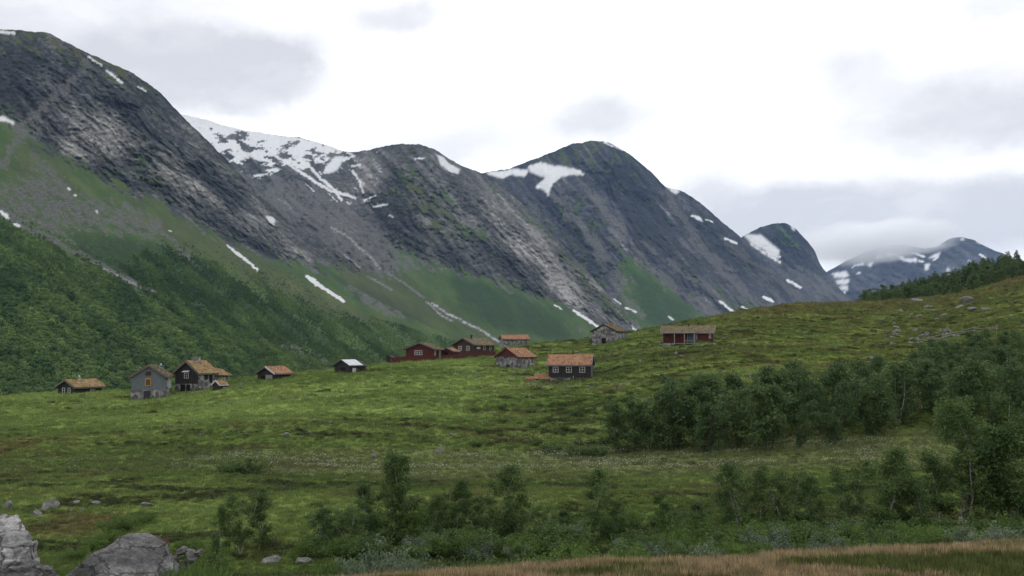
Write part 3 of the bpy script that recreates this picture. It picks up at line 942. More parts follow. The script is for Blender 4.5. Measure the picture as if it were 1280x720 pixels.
    # 4: the small dome beyond
    ridge = [(890, 325, 4200), (915, 306, 4200), (930, 294, 4200), (950, 284, 4200), (968, 279, 4200), (982, 279, 4200), (995, 286, 4200), (1008, 300, 4180), (1019, 314, 4150), (1025, 330, 4120), (1042, 352, 4080), (1060, 372, 4050), (1085, 388, 4000), (1110, 400, 4000)]
    mid = [(890, 370, 3800), (960, 330, 3900), (1020, 345, 3800), (1110, 405, 3800)]
    foot = [(890, 455, 2400), (1110, 450, 2500)]
    paint = painter(400, 42, grass=[([(960, 280), (990, 284), (1005, 300), (985, 298)], .42), ([(950, 350), (985, 365), (980, 385), (940, 380)], .42)],
                    gullies=[([(1000, 335), (1030, 355), (1058, 376)], 2.5, .7), ([(960, 320), (1000, 345), (1040, 375)], 2.5, .5)],
                    snow=[[(928, 294), (952, 293), (962, 303), (975, 313), (973, 325), (955, 314), (938, 304)], [(988, 283), (993, 283), (997, 288), (992, 287)]],
                    snowlines=[([(938, 305), (958, 318), (975, 328)], 1.2), ([(985, 350), (1000, 358)], 1.3), ([(965, 379), (985, 380)], 1.6), ([(950, 308), (975, 322)], 1.2)],
                    dark=[[(965, 285), (1000, 295), (1026, 332), (1000, 330), (970, 310)]], gtone=.45, nz=.6, streak=.4)
    build_mountain('mountain', [foot, mid, ridge], 1.4, 110, mountain_material('small_dome_rock', 2.5, ROCK3, GREEN2, R(44), .6), paint, .6, .8, 42, 400, 900)

    # 5: the far blue range under the cloud
    ridge = [(1000, 352, 6300), (1030, 342, 6300), (1050, 330, 6300), (1075, 318, 6300), (1100, 309, 6300), (1130, 306, 6300), (1155, 311, 6300), (1172, 308, 6300), (1185, 299, 6300), (1200, 296, 6300), (1215, 299, 6300), (1240, 312, 6300), (1256, 318, 6300), (1300, 340, 6300), (1360, 360, 6300), (1450, 380, 6200)]
    mid = [(1000, 400, 5400), (1100, 360, 5500), (1200, 350, 5500), (1450, 400, 5400)]
    foot = [(1000, 450, 3800), (1450, 450, 3800)]
    paint = painter(500, 30,
                    snow=[[(1038, 342), (1058, 338), (1062, 345), (1045, 348)], [(1045, 350), (1062, 348), (1058, 356), (1048, 355)], [(1052, 357), (1060, 358), (1060, 364), (1052, 362)], [(1116, 318), (1130, 322), (1148, 323), (1146, 328), (1130, 327)], [(1160, 322), (1176, 314), (1172, 322)],
                          [(1156, 329), (1161, 329), (1160, 341), (1156, 337)], [(1184, 336), (1188, 336), (1187, 341), (1184, 340)], [(1208, 325), (1214, 326), (1213, 330)], [(1082, 331), (1092, 326), (1089, 334)], [(1108, 316), (1118, 318), (1112, 321)]],
                    snowlines=[([(1222, 303), (1236, 309)], .9), ([(1200, 299), (1206, 300)], .8), ([(1066, 334), (1078, 330)], 1.0), ([(1070, 343), (1076, 341)], .8), ([(1095, 322), (1104, 320)], 1.1), ([(1140, 316), (1156, 320)], 1.2), ([(1150, 326), (1154, 327)], .9), ([(1166, 325), (1172, 322)], 1.1), ([(1045, 358), (1056, 366)], 1.0), ([(1225, 318), (1232, 322)], .8)], gtone=.4, nz=.6, streak=.3)
    build_mountain('mountain', [foot, mid, ridge], 1.6, 90, mountain_material('far_range_rock', 3.5, ROCK3, GREEN2, R(30), .6), paint, .8, .6, 30, 500, 1200)
    return r1


R1 = mountains()

# ------------------------------------------------------------------ haze and the cloud on the far range
hb = MB().box(-9300, -1600, -60, 9300, 9300, 1010).build('haze', None, kind='stuff', label='thin blue air over the whole valley')
mh = bpy.data.materials.new('haze'); mh.use_nodes = True
mh.node_tree.nodes.clear()
o_ = mh.node_tree.nodes.new('ShaderNodeOutputMaterial'); v_ = mh.node_tree.nodes.new('ShaderNodeVolumePrincipled')
v_.inputs['Color'].default_value = (.32, .54, 1.0, 1)
v_.inputs['Density'].default_value = 2.9e-5
mh.node_tree.links.new(v_.outputs[0], o_.inputs['Volume'])
hb.data.materials.append(mh)

def cloud_bank():
    mc, N, L, b = new_mat('cloud_vapour')
    N.remove(b)
    v = N.new('ShaderNodeVolumePrincipled')
    v.inputs['Color'].default_value = (.985, .988, 1.0, 1)
    tc = N.new('ShaderNodeTexCoord')
    n = noise_node(N, L, 2.6, 5, .6, tc.outputs['Object'], (1, 1, .7))
    ln = N.new('ShaderNodeVectorMath'); ln.operation = 'LENGTH'
    L.new(tc.outputs['Object'], ln.inputs[0])
    edge = mth(N, L, 'SUBTRACT', 1.0, mth(N, L, 'POWER', ln.outputs['Value'], 2.0), True)
    nn = mth(N, L, 'MULTIPLY', mth(N, L, 'SUBTRACT', n.outputs['Fac'], .5), 1.7)
    d = mth(N, L, 'MULTIPLY', mth(N, L, 'SUBTRACT', mth(N, L, 'ADD', edge, nn), .22), .014)
    d = mth(N, L, 'MAXIMUM', mth(N, L, 'MINIMUM', d, .007), 0.0)
    d = mth(N, L, 'MULTIPLY', d, mth(N, L, 'MULTIPLY', edge, 3.0, True))
    d = mth(N, L, 'MULTIPLY', d, .75)
    L.new(d, v.inputs['Density'])
    L.new(v.outputs[0], N['Material Output'].inputs['Volume'])
    bm = bmesh.new()
    bmesh.ops.create_icosphere(bm, subdivisions=4, radius=1)
    me = bpy.data.meshes.new('cloud'); bm.to_mesh(me); bm.free()
    o = link('cloud', me, mc, kind='stuff', label='grey cloud lying on the far blue range')
    o.location = at(1092, 301, 5300)
    o.scale = (128 * 5300 / F, 450, 33 * 5300 / F)
    o.rotation_euler = (0, R(-4), 0)


cloud_bank()
#PART2
# ------------------------------------------------------------------ houses
def px_at(p, dx=0):
    return p.y / F                      # metres per photo pixel at that depth


def turf_mesh(MBb, corners, nz, seed, thick=.2, sag=.05):
    """a thick uneven slab over four corners (eave a,b then ridge c,d): top bumpy"""
    a, b, c, d = [Vector(p) for p in corners]
    nu, nv = 14, 9
    n = (b - a).cross(d - a).normalized()
    if n.z < 0:
        n = -n
    top, low = [], []
    for i in range(nv + 1):
        for j in range(nu + 1):
            u, v = j / nu, i / nv
            p = a.lerp(b, u).lerp(d.lerp(c, u), v)
            p = p + Vector((0, 0, -sag * sin(pi * u)))
            h = thick + .07 * mnoise.noise(p * 1.7 + Vector((seed, 0, 0))) + .04 * mnoise.noise(p * 5 + Vector((0, seed, 0)))
            if i == 0 or j in (0, nu):
                h *= .8
            top.append(p + n * h); low.append(p)
    w = nu + 1
    vs = top + low
    o = len(top)
    fs = []
    for i in range(nv):
        for j in range(nu):
            k = i * w + j
            fs.append((k, k + 1, k + w + 1, k + w)); fs.append((o + k, o + k + w, o + k + w + 1, o + k + 1))
    ring = [j for j in range(nu + 1)] + [i * w + nu for i in range(1, nv + 1)] + [nv * w + j for j in range(nu - 1, -1, -1)] + [i * w for i in range(nv - 1, 0, -1)]
    for q in range(len(ring)):
        r, s = ring[q], ring[(q + 1) % len(ring)]
        fs.append((r, o + r, o + s, s))
    MBb.add(vs, fs)
    # upright dry blades
    blades = []
    rs = random.Random(seed)
    area = (b - a).length * (d - a).length
    for _ in range(int(area * 34)):
        u, v = rs.random(), rs.random()
        p = a.lerp(b, u).lerp(d.lerp(c, u), v) + n * (thick - .03) + Vector((0, 0, -sag * sin(pi * u)))
        t = Vector((rs.uniform(-1, 1), rs.uniform(-1, 1), 0)).normalized() * rs.uniform(.02, .05)
        tip = p + Vector((rs.uniform(-.06, .06), rs.uniform(-.06, .06), rs.uniform(.08, .22)))
        blades.append((p - t, p + t, tip))
    return blades


class House:
    def __init__(s, name, label, px, base_py, rel, w, l, he, hr, ridge='y', group='old summer farm buildings', D=None, sink=0, dmin=60):
        g = ground(px, base_py, dmin) if D is None else at(px, base_py, D)
        s.p = g
        az = math.atan2(g.x, g.y)
        s.w, s.l, s.he, s.hr, s.ridge = w, l, he, hr, ridge
        s.root = thing(name, label, 'hut', (g.x, g.y, g.z - sink), -az + R(rel), group)
        s.seed = int(px)

    def top(s, x, y, gap=0):
        """underside of the roof above a point of the plan"""
        if s.ridge == 'y':
            return s.hr - (s.hr - s.he) * abs(x) / (s.w / 2) - gap
        return s.hr - (s.hr - s.he) * abs(y - s.l / 2) / (s.l / 2) - gap

    def walls(s, mat, z0=0.0, name='wall', top=None):
        w, l = s.w / 2, s.l
        he, hr = s.he, s.hr
        b = MB()
        if s.ridge == 'y':
            pr = [(-w, z0), (w, z0), (w, he), (0, hr), (-w, he)]
            b.prism([(x, 0, z) for x, z in pr], [(x, l, z) for x, z in pr])
        else:
            pr = [(0, z0), (l, z0), (l, he), (l / 2, hr), (0, he)]
            b.prism([(-w, y, z) for y, z in pr], [(w, y, z) for y, z in pr])
        return b.build(name, mat, s.root)

    def base(s, mat, z1, z0=-1.2, out=.05):
        w = s.w / 2 + out
        b = MB().box(-w, -out, z0, w, s.l + out, z1)
        o = b.build('foundation', mat, s.root)
        s.stones('stonework', z0=-.25, z1=z1, out=out)
        return o

    def stones(s, name, z0, z1, out=.0, gable=False, faces=('front', 'right', 'left')):
        """uneven courses of field stone standing proud of the wall"""
        rs = random.Random(s.seed + 3)
        b = MB()
        for f in faces:
            L = s.w if f == 'front' else s.l
            z = z0
            while z < z1 - .05:
                h = rs.uniform(.2, .38)
                u = rs.uniform(-.2, 0)
                while u < L:
                    ww = rs.uniform(.25, .75)
                    a, c = max(u, 0) + .015, min(u + ww, L) - .015
                    zz, zt = z + .012, z + h - .012
                    u += ww
                    if c - a < .08:
                        continue
                    mx = (a + c) / 2
                    lim = 99
                    if gable:
                        lim = min(s.top(p - s.w / 2, 0) if f == 'front' else s.top(s.w / 2, p) for p in (a, c)) - .03
                    zt = min(zt, lim, z1)
                    if zt - zz < .06:
                        continue
                    pr = rs.uniform(.015, .07)
                    j = lambda: rs.uniform(-.02, .02)
                    pts = [(a + j(), zz + j()), (c + j(), zz + j()), (c + j(), zt + j()), (a + j(), zt + j())]
                    if f == 'front':
                        A = [(p[0] - s.w / 2, -out + .01, p[1]) for p in pts]; B = [(p[0] - s.w / 2, -out - pr, p[1]) for p in pts]
                    elif f == 'right':
                        A = [(s.w / 2 + out - .01, p[0], p[1]) for p in pts]; B = [(s.w / 2 + out + pr, p[0], p[1]) for p in pts]
                    else:
                        A = [(-s.w / 2 - out + .01, p[0], p[1]) for p in pts]; B = [(-s.w / 2 - out - pr, p[0], p[1]) for p in pts]
                    b.prism(A, B)
                z += h
        return b.build(name, M['stone'], s.root, kind='stuff')

    def boards(s, mat, z0, step=.17, faces=('front', 'right')):
        rs = random.Random(s.seed + 9)
        b = MB()
        for f in faces:
            L = s.w if f == 'front' else s.l
            n = int(L / step)
            for i in range(n):
                a, c = L * i / n + .008, L * (i + 1) / n - .008
                pr = .024 if i % 2 else .040
                pr += rs.uniform(0, .006)
                if f == 'front':
                    ta, tc = (s.top(a - s.w / 2, 0, .03), s.top(c - s.w / 2, 0, .03))
                    pts = [(a - s.w / 2, z0), (c - s.w / 2, z0), (c - s.w / 2, tc), (a - s.w / 2, ta)]
                    b.prism([(x, .004, z) for x, z in pts], [(x, -pr, z) for x, z in pts])
                else:
                    sx = s.w / 2
                    ta, tc = (s.top(sx, a, .03), s.top(sx, c, .03))
                    pts = [(a, z0), (c, z0), (c, tc), (a, ta)]
                    b.prism([(sx - .004, y, z) for y, z in pts], [(sx + pr, y, z) for y, z in pts])
        return b.build('cladding', mat, s.root, kind='stuff')

    def roof(s, mat, over=.38, thick=.2, edge=None, turf=True):
        w, l, he, hr = s.w / 2, s.l, s.he, s.hr
        b = MB()
        bl = []
        half = w if s.ridge == 'y' else l / 2
        k = (hr - he) / half
        d = over
        up = .04
        if s.ridge == 'y':
            for sg in (-1, 1):
                cs = [(sg * (w + d), -d, he - d * k + up), (sg * (w + d), l + d, he - d * k + up), (0, l + d, hr + up), (0, -d, hr + up)]
                bl += turf_mesh(b, cs, None, s.seed + sg, thick)
        else:
            for sg in (0, 1):
                y0 = -d if sg == 0 else l + d
                cs = [(-w - d, y0, he - d * k + up), (w + d, y0, he - d * k + up), (w + d, l / 2, hr + up), (-w - d, l / 2, hr + up)]
                bl += turf_mesh(b, cs, None, s.seed + sg, thick)
        o = b.build('roof', mat, s.root, smooth=False)
        if turf:
            vs = [p for t in bl for p in t]
            link('turf_grass', mesh_np('turf_grass', [tuple(v) for v in vs], np.arange(len(vs)).reshape(-1, 3), smooth=False), mat, o, kind='stuff')
        # edge boards along the gables
        em = edge or M['edge_wood']
        t = .05
        if s.ridge == 'y':
            for sg in (-1, 1):
                A = [(sg * (w + d), -d - t, he - d * k - .06), (0, -d - t, hr - .06), (0, -d - t, hr + thick + .03), (sg * (w + d), -d - t, he - d * k + thick + .03)]
                MB().prism(A, [(x, y + t - .004, z) for x, y, z in A]).build('barge_board', em, s.root)
            for sg in (-1, 1):
                MB().box(min(sg * (w + d), sg * (w + d + .05)), -d, he - d * k - .05, max(sg * (w + d), sg * (w + d + .05)), l + d, he - d * k + thick * .8).build('eave_board', em, s.root)
        else:
            for x0 in (-w - d - t, w + d):
                for sg in (-1, 1):
                    y0 = -d if sg < 0 else l + d
                    A = [(x0, y0, he - d * k - .06), (x0, l / 2, hr - .06), (x0, l / 2, hr + thick + .03), (x0, y0, he - d * k + thick + .03)]
                    MB().prism(A, [(x + t, y, z) for x, y, z in A]).build('barge_board', em, s.root)
            MB().box(-w - d, -d - .05, he - d * k - .05, w + d, -d, he - d * k + thick * .8).build('eave_board', em, s.root)
        return o

    def _face(s, f, u, dep):
        """plan point on a face at u metres along it, dep metres out of the wall"""
        return {'front': (u - s.w / 2, -dep), 'right': (s.w / 2 + dep, u), 'left': (-s.w / 2 - dep, u)}[f]

    def _slab(s, b, f, u0, u1, z0, z1, d0, d1):
        p, q = s._face(f, u0, d0), s._face(f, u1, d1)
        b.box(min(p[0], q[0]), min(p[1], q[1]), z0, max(p[0], q[0]), max(p[1], q[1]), z1)
        return b

    def window(s, f, u, z, ww, hh, nx=2, ny=2, mat=None, name='window', glass=None, d=.05, t=.06):
        b = MB()
        a, c = u - ww / 2, u + ww / 2
        s._slab(b, f, a, a + t, z, z + hh, d - .05, d + .05)
        s._slab(b, f, c - t, c, z, z + hh, d - .05, d + .05)
        s._slab(b, f, a + t, c - t, z, z + t, d - .05, d + .05)
        s._slab(b, f, a + t, c - t, z + hh - t, z + hh, d - .05, d + .05)
        for i in range(1, nx):
            m = a + (c - a) * i / nx
            tt = .045
            s._slab(b, f, m - tt / 2, m + tt / 2, z + t, z + hh - t, d - .02, d + .03)
        for i in range(1, ny):
            m = z + hh * i / ny
            s._slab(b, f, a + t, c - t, m - .018, m + .018, d - .018, d + .027)
        o = b.build(name, mat or M['white_wood'], s.root)
        g = MB()
        s._slab(g, f, a + t * .5, c - t * .5, z + t * .5, z + hh - t * .5, d - .045, d)
        g.build('pane', glass or M['glass'], o)
        return o

    def door(s, f, u, z, ww, hh, mat, d=.03, frame=None):
        b = MB()
        s._slab(b, f, u - ww / 2, u + ww / 2, z, z + hh, d - .05, d + .03)
        o = b.build('door', mat, s.root)
        k = MB()
        s._slab(k, f, u + ww * .3, u + ww * .3 + .05, z + hh * .48, z + hh * .48 + .05, d + .03, d + .08)
        k.build('handle', M['black_metal'], o)
        k = MB()
        for (a, c, e, g) in ((u - ww / 2 - .09, u - ww / 2, z, z + hh + .09), (u + ww / 2, u + ww / 2 + .09, z, z + hh + .09), (u - ww / 2, u + ww / 2, z + hh, z + hh + .09)):
            s._slab(k, f, a, c, e, g, d - .05, d + .05)
        k.build('door_frame', frame or M['old_wood'], s.root)
        return o

    def opening(s, f, u, z, ww, hh, d=.1):
        b = MB()
        s._slab(b, f, u - ww / 2, u + ww / 2, z, z + hh, -.02, d)
        return b.build('doorway', M['interior_shade'], s.root)  # closed near-black slab; the shade inside is put into its colour

    def part(s, name, mat, *box):
        return MB().box(*box).build(name, mat, s.root)

    def chimney(s, x, y, z, w, h, mat=None, pot=False):
        mat = mat or M['stone']
        rs = random.Random(s.seed)
        b = MB()
        zz = z - .6
        while zz < z + h - .05:
            j = rs.uniform(-.025, .025)
            b.box(x - w / 2 - j, y - w / 2 - j, zz, x + w / 2 + j, y + w / 2 + j, zz + .2)
            zz += .203
        b.box(x - w / 2 - .06, y - w / 2 - .06, zz, x + w / 2 + .06, y + w / 2 + .06, zz + .07)
        o = b.build('chimney', mat, s.root)
        if pot:
            MB().tube([(x, y, zz + .07), (x, y, zz + .35)], [.12, .1], 8).build('chimney_pot', M['white_metal'], o)
        return o

    def pipe(s, x, y, z, h, r=.13):
        b = MB().tube([(x, y, z - .4), (x, y, z + h)], [r, r], 10)
        b.tube([(x, y, z + h), (x, y, z + h + .08), (x, y, z + h + .14)], [r * 1.35, r * 1.35, r * .4], 10)
        return b.build('stove_pipe', M['black_metal'], s.root)


def houses():
    # grey two-storey hut
    h = House('timber_hut', 'grey-blue boarded hut on stone base with ochre window in its gable', 185, 499.5, -9, 4.1, 5.4, 3.0, 4.35)
    k = h.p.y / F
    h.walls(M['grey_wood'], .9); h.base(M['stone'], 1.25); h.boards(M['grey_wood'], 1.25)
    h.roof(M['olive_turf'], .32, .2)
    h.window('front', 2.0, 1.75, .72, 1.0, 2, 1, M['ochre_wood'], t=.13, d=.07)
    h.window('front', 2.0, 3.15, .62, .5, 1, 1, M['brown_wood'], glass=M['brown_wood'], d=.07)
    h.door('front', 1.95, -.1, .82, 1.25, M['black_metal'], d=.14, frame=M['stone'])
    h.window('right', 1.4, 1.6, .5, .9, 1, 1, M['white_wood'], d=.07)
    h.part('end_panel', M['white_wood'], 2.1, 2.4, 1.3, 2.13, 5.3, 2.75)
    h.chimney(.95, 3.6, 3.7, .5, .55, pot=True)
    # dark hut with the stone annex
    h = House('timber_hut', 'dark timber hut with stone ground floor, tawny turf roof and wide stone chimney', 233, 489, -38, 3.7, 3.7, 2.55, 4.0)
    h.walls(M['dark_wood'], .8); h.base(M['stone'], 1.0); h.boards(M['dark_wood'], 1.0, faces=('front',))
    h.stones('stone_side_wall', 1.0, 2.5, .02, True, ('right',))
    h.roof(M['turf'], .34, .24)
    h.window('front', 1.85, 1.75, .75, .75, 2, 2)
    MB().prism([(-.5, -.06, 2.75), (.5, -.06, 2.75), (.55, -.4, 2.6), (-.55, -.4, 2.6)], [(-.5, -.06, 2.82), (.5, -.06, 2.82), (.55, -.4, 2.67), (-.55, -.4, 2.67)]).build('window_hood', M['white_metal'], h.root)
    h.opening('front', 1.35, 0, .75, .92, .14); h.opening('front', 2.25, 0, .6, .9, .14)
    h.window('right', 1.6, 1.5, .6, .8, 1, 1, M['brown_wood'], d=.11); h.opening('right', 2.7, 1.1, .6, 1.3, .12)
    h.chimney(.1, 1.7, 4.0, .85, .65)
    # annex at its back: a lower wall and roof of the same hut
    w_ = h.w / 2
    a = MB().prism([(w_ - 3, 3.7, -1), (w_ - .25, 3.7, -1), (w_ - .25, 3.7, 2.15), (w_ - 1.6, 3.7, 2.9), (w_ - 3, 3.7, 2.2)], [(w_ - 3, 7.0, -1), (w_ - .25, 7.0, -1), (w_ - .25, 7.0, 2.0), (w_ - 1.6, 7.0, 2.6), (w_ - 3, 7.0, 2.1)])
    a.build('annex_wall', M['stone'], h.root)
    b = MB(); bl = turf_mesh(b, [(w_ + .15, 3.4, 2.1), (w_ + .15, 7.4, 1.9), (w_ - 1.6, 7.4, 2.75), (w_ - 1.6, 3.4, 3.35)], None, 77, .2)
    bl += turf_mesh(b, [(w_ - 3.3, 3.4, 2.1), (w_ - 3.3, 7.4, 1.9), (w_ - 1.6, 7.4, 2.75), (w_ - 1.6, 3.4, 3.35)], None, 78, .2)
    o = b.build('annex_roof', M['turf'], h.root)
    link('turf_grass', mesh_np('turf_grass', [tuple(p) for t in bl for p in t], np.arange(len(bl) * 3).reshape(-1, 3), smooth=False), M['turf'], o, kind='stuff')
    # low hut far left
    h = House('turf_hut', 'low brown hut sunk behind the grassy crest, alone at the outer edge of the farm', 83, 492.5, -50, 3.3, 4.6, 1.55, 2.4, sink=.55)
    h.walls(M['dark_wood'], -.6); h.boards(M['dark_wood'], -.3); h.roof(M['turf'], .38, .2)
    h.window('front', 1.15, .65, .5, .75, 1, 2); h.window('front', 2.25, .65, .5, .75, 1, 2)
    h.part('end_panel', M['old_wood'], 1.655, 2.5, .3, 1.70, 3.4, 1.2)
    h.chimney(.2, 1.9, 2.4, .4, .3, pot=True)
    # small turf hut with white gable board
    h = House('turf_hut', 'small hut with russet roof and one pale gable board, half hidden by the crest', 333, 474.8, -44, 3.3, 3.2, 1.25, 2.1, sink=.35)
    h.walls(M['dark_wood'], -.6); h.boards(M['dark_wood'], -.3); h.roof(M['rust_turf'], .33, .16)
    MB().prism([(.1, -.46, 2.02), (1.95, -.46, 1.05), (1.95, -.46, 1.28), (.1, -.46, 2.28)], [(.1, -.40, 2.02), (1.95, -.40, 1.05), (1.95, -.40, 1.28), (.1, -.40, 2.28)]).build('pale_barge_board', M['white_wood'], h.root)
    h.opening('front', 1.1, -.3, .9, 1.2, .06); h.part('end_panel', M['old_wood'], -.1, -.09, .0, 1.2, -.05, 1.0)
    # black shed with white sheet roof
    h = House('metal_roofed_shed', 'black shed with white sheet metal roof and one white window', 427.5, 465.8, -43, 2.9, 3.5, 1.25, 2.0, sink=.25)
    h.walls(M['dark_wood'], -.6); h.boards(M['dark_wood'], -.4)
    h.roof(M['dark_wood'], .2, .07, M['dark_wood'], turf=False)
    for j in range(4):
        zt, ze = 2.0 + .13, 1.25 + .13
        A = [(.02, -.18 + j * .75, zt), (.02, .55 + j * .75, zt), (1.6, .55 + j * .75, ze - .07), (1.6, -.18 + j * .75, ze - .07)]
        MB().prism(A, [(x, y, z + .03 + .004 * j) for x, y, z in A]).build('roof_sheet', M['white_metal'], h.root)
    h.opening('front', 1.7, -.3, .85, 1.3, .05); h.window('right', .95, .3, .7, .62, 1, 1, M['white_wood'], glass=M['white_wood'])
    # red cabin with long fence
    h = House('red_cabin', 'red-brown cabin with white triple window, long red board fence before it', 524.5, 450.5, -17, 4.9, 5.2, 2.0, 2.95)
    h.walls(M['red_wood'], -.6); h.boards(M['red_wood'], -.4); h.roof(M['olive_turf'], .4, .17)
    h.window('front', 2.25, .95, 1.35, .78, 3, 2); h.window('right', .8, .9, .5, .8, 1, 1); h.opening('right', 2.3, 0, .9, 1.8, .05); h.door('right', 3.8, 0, .8, 1.8, M['old_wood'])
    # cabin with black chimney pipe
    h = House('brown_cabin', 'brown cabin with two white windows and a thick black stove pipe', 580, 442, -43, 5.3, 5.4, 1.95, 3.05)
    h.walls(M['brown_wood'], -.6); h.boards(M['brown_wood'], -.4); h.roof(M['olive_turf'], .42, .17)
    h.window('front', 1.7, .85, .8, .85, 2, 2); h.window('front', 3.7, .85, .8, .85, 2, 2)
    h.window('right', 1.0, 1.15, .9, .4, 1, 1, M['white_wood'], glass=M['white_wood']); h.window('right', 2.6, .95, .5, .7, 1, 1); h.window('right', 4.3, .95, .5, .6, 1, 1)
    h.pipe(.35, 1.6, 2.95, .75, .2)
    # little red link shed between them
    h = House('red_shed', 'low red shed with reddish roof squeezed between the two cabins', 558, 447, -25, 2.6, 2.4, 1.2, 1.75)
    h.walls(M['red_wood'], -.6); h.boards(M['red_wood'], -.4); h.roof(M['rust_turf'], .25, .1)
    h.opening('front', 1.3, -.1, .7, 1.1, .05)
    # tiny dark shed at the end of the fence
    h = House('tool_shed', 'tiny black shed with white corner post at the end of the red fence', 486, 454.5, -35, .9, 1.0, 1.0, 1.25)
    h.walls(M['dark_wood'], -.6); h.roof(M['dark_wood'], .1, .05, M['dark_wood'], turf=False); h.part('corner_post', M['white_wood'], .43, -.06, -.2, .5, .0, 1.0)
    # stone barn behind, on the crest
    h = House('stone_barn', 'long stone barn with rust-coloured roof up on the crest behind the cabins', 645, 432.5, 12, 5.4, 3.6, 1.35, 2.15, 'x')
    h.walls(M['stone'], -.8); h.stones('stonework', -.3, 1.3, 0, True, ('front', 'right', 'left')); h.roof(M['rust_turf'], .25, .15)
    h.window('front', 4.6, .5, .35, .45, 1, 1, M['old_wood'])
    # stone byre with red gable
    h = House('stone_byre', 'small stone byre with red-boarded gable and dark low doorway', 633.5, 460.5, -38, 4.0, 4.4, 1.75, 2.95)
    h.walls(M['stone'], -.9); h.stones('stonework', -.4, 1.75, 0, True); h.roof(M['rust_turf'], .26, .17, M['red_wood'])
    MB().prism([(-2.0, -.0, 1.78), (2.0, 0, 1.78), (0, 0, 2.9)], [(-2.0, -.09, 1.78), (2.0, -.09, 1.78), (0, -.09, 2.9)]).build('gable_boards', M['red_wood'], h.root)
    h.opening('front', 2.2, -.2, .55, .75, .1); h.part('beam', M['brown_wood'], -.5, -.14, 1.55, .35, -.02, 1.85)
    # black hut with three white windows
    h = House('black_hut', 'black boarded hut with three small white windows and rust-brown turf roof', 711.5, 474.5, -7, 5.5, 4.0, 1.95, 3.15, 'x')
    h.walls(M['dark_wood'], .0); h.base(M['stone'], .22); h.boards(M['dark_wood'], .22); h.roof(M['rust_turf'], .27, .17, M['grey_wood'])
    for u in (.95, 2.72, 4.5):
        h.window('front', u, .92, .74, .74, 2, 2)
    h.pipe(.25, 2.3, 3.0, .75, .09)
    h.part('white_post', M['white_wood'], .55, -.4, -.3, .62, -.33, .45)
    h.door('right', 2.2, .2, .8, 1.7, M['grey_wood'])
    # rusty low roof beside it
    h = House('rusty_lean_to', 'low lean-to with rusty orange sheet roof against the black hut', 677, 475.5, -7, 2.1, 1.4, .22, .35, 'x')
    h.walls(M['brown_wood'], -.4)
    for j in range(3):
        A = [(-1.15 + j * .77, -.25, .18), (-.38 + j * .77 - .01, -.25, .18), (-.38 + j * .77 - .01, 1.5, .85), (-1.15 + j * .77, 1.5, .85)]
        MB().prism(A, [(x, y, z + .03) for x, y, z in A]).build('roof_sheet', M['rust_metal'], h.root)
    MB().prism([(-1.04, .71, .2), (-1.04, 1.4, .2), (-1.04, 1.4, .78), (-1.04, .71, .45)], [(1.04, .71, .2), (1.04, 1.4, .2), (1.04, 1.4, .78), (1.04, .71, .45)]).build('back_wall', M['brown_wood'], h.root)
    h = House('rusty_sheet_pile', 'small heap of rusty sheets in the grass near the lean-to', 661, 476.5, -4, 1.2, .9, .15, .2, 'x')
    h.root['category'] = 'sheet heap'
    for j in range(3):
        A = [(-.55 + j * .1, -.1 + j * .12, .02 + j * .09), (.5 + j * .06, -.05 + j * .1, .05 + j * .09), (.45 + j * .05, .9, .3 + j * .1), (-.6 + j * .1, .85, .28 + j * .1)]
        MB().prism(A, [(x, y, z + .04) for x, y, z in A]).build('sheet', M['rust_metal'], h.root)
    # stone house
    h = House('stone_house', 'grey stone house with black-edged roof, tall narrow window above a dark door', 755, 430, -25, 5.2, 5.2, 2.5, 3.75)
    h.walls(M['stone'], -1.2); h.stones('stonework', -.5, 3.7, 0, True); h.roof(M['olive_turf'], .26, .17, M['dark_wood'])
    h.window('front', 2.7, 1.85, .7, 1.1, 2, 1, M['old_wood'], d=.1); h.opening('front', 2.55, -.1, .95, 1.2, .12)
    h.part('door_post', M['old_wood'], -.62, -.16, -.1, -.5, -.03, 1.15)
    h.chimney(.5, 2.6, 3.6, .55, .5, M['rust_turf'])
    # red hut with porch
    h = House('red_porch_hut', 'dark red hut with long turf roof and open porch on posts', 859.5, 430, -3, 8.1, 4.8, 1.95, 2.95, 'x')
    h.walls(M['red_wood'], -.1); h.base(M['stone'], .1, -1.4, .03); h.boards(M['red_wood'], .1)
    h.roof(M['olive_turf'], .45, .18, M['old_wood'])
    w_ = h.w / 2
    b = MB(); bl = turf_mesh(b, [(-w_ - .45, -1.25, 1.80), (1.6, -1.25, 1.80), (1.6, -.3, 2.05), (-w_ - .45, -.3, 2.05)], None, 99, .14)
    o = b.build('porch_roof', M['olive_turf'], h.root)
    link('turf_grass', mesh_np('turf_grass', [tuple(p) for t in bl for p in t], np.arange(len(bl) * 3).reshape(-1, 3), smooth=False), M['olive_turf'], o, kind='stuff')
    h.part('porch_fascia', M['old_wood'], -w_ - .45, -1.30, 1.74, 1.6, -1.255, 1.93)
    for x in (-2.1, -.45, 1.2):
        h.part('porch_post', M['old_wood'], x - .07, -1.2, -.2, x + .07, -1.06, 1.78)
    h.part('porch_deck', M['old_wood'], -2.3, -1.25, -.02, 1.4, -.06, .08)
    h.part('porch_rail', M['old_wood'], -.38, -1.16, .45, 1.13, -1.1, .52)
    h.door('front', 4.55, .12, .9, 1.75, M['blue_door'], d=.06); h.window('front', 5.45, .6, .45, 1.0, 1, 2, M['old_wood'], d=.07)
    h.window('front', 7.75, .9, .35, .8, 1, 1); h.opening('front', 6.0, .0, .5, .35, .06)
    h.pipe(.1, 2.3, 2.85, .55, .13)
    # half-buried shed by the dark hut
    h = House('stone_shed', 'tiny slanting shed with pale roof edge beside the stone annex', 270, 488, -40, 1.1, 1.5, .75, 1.2)
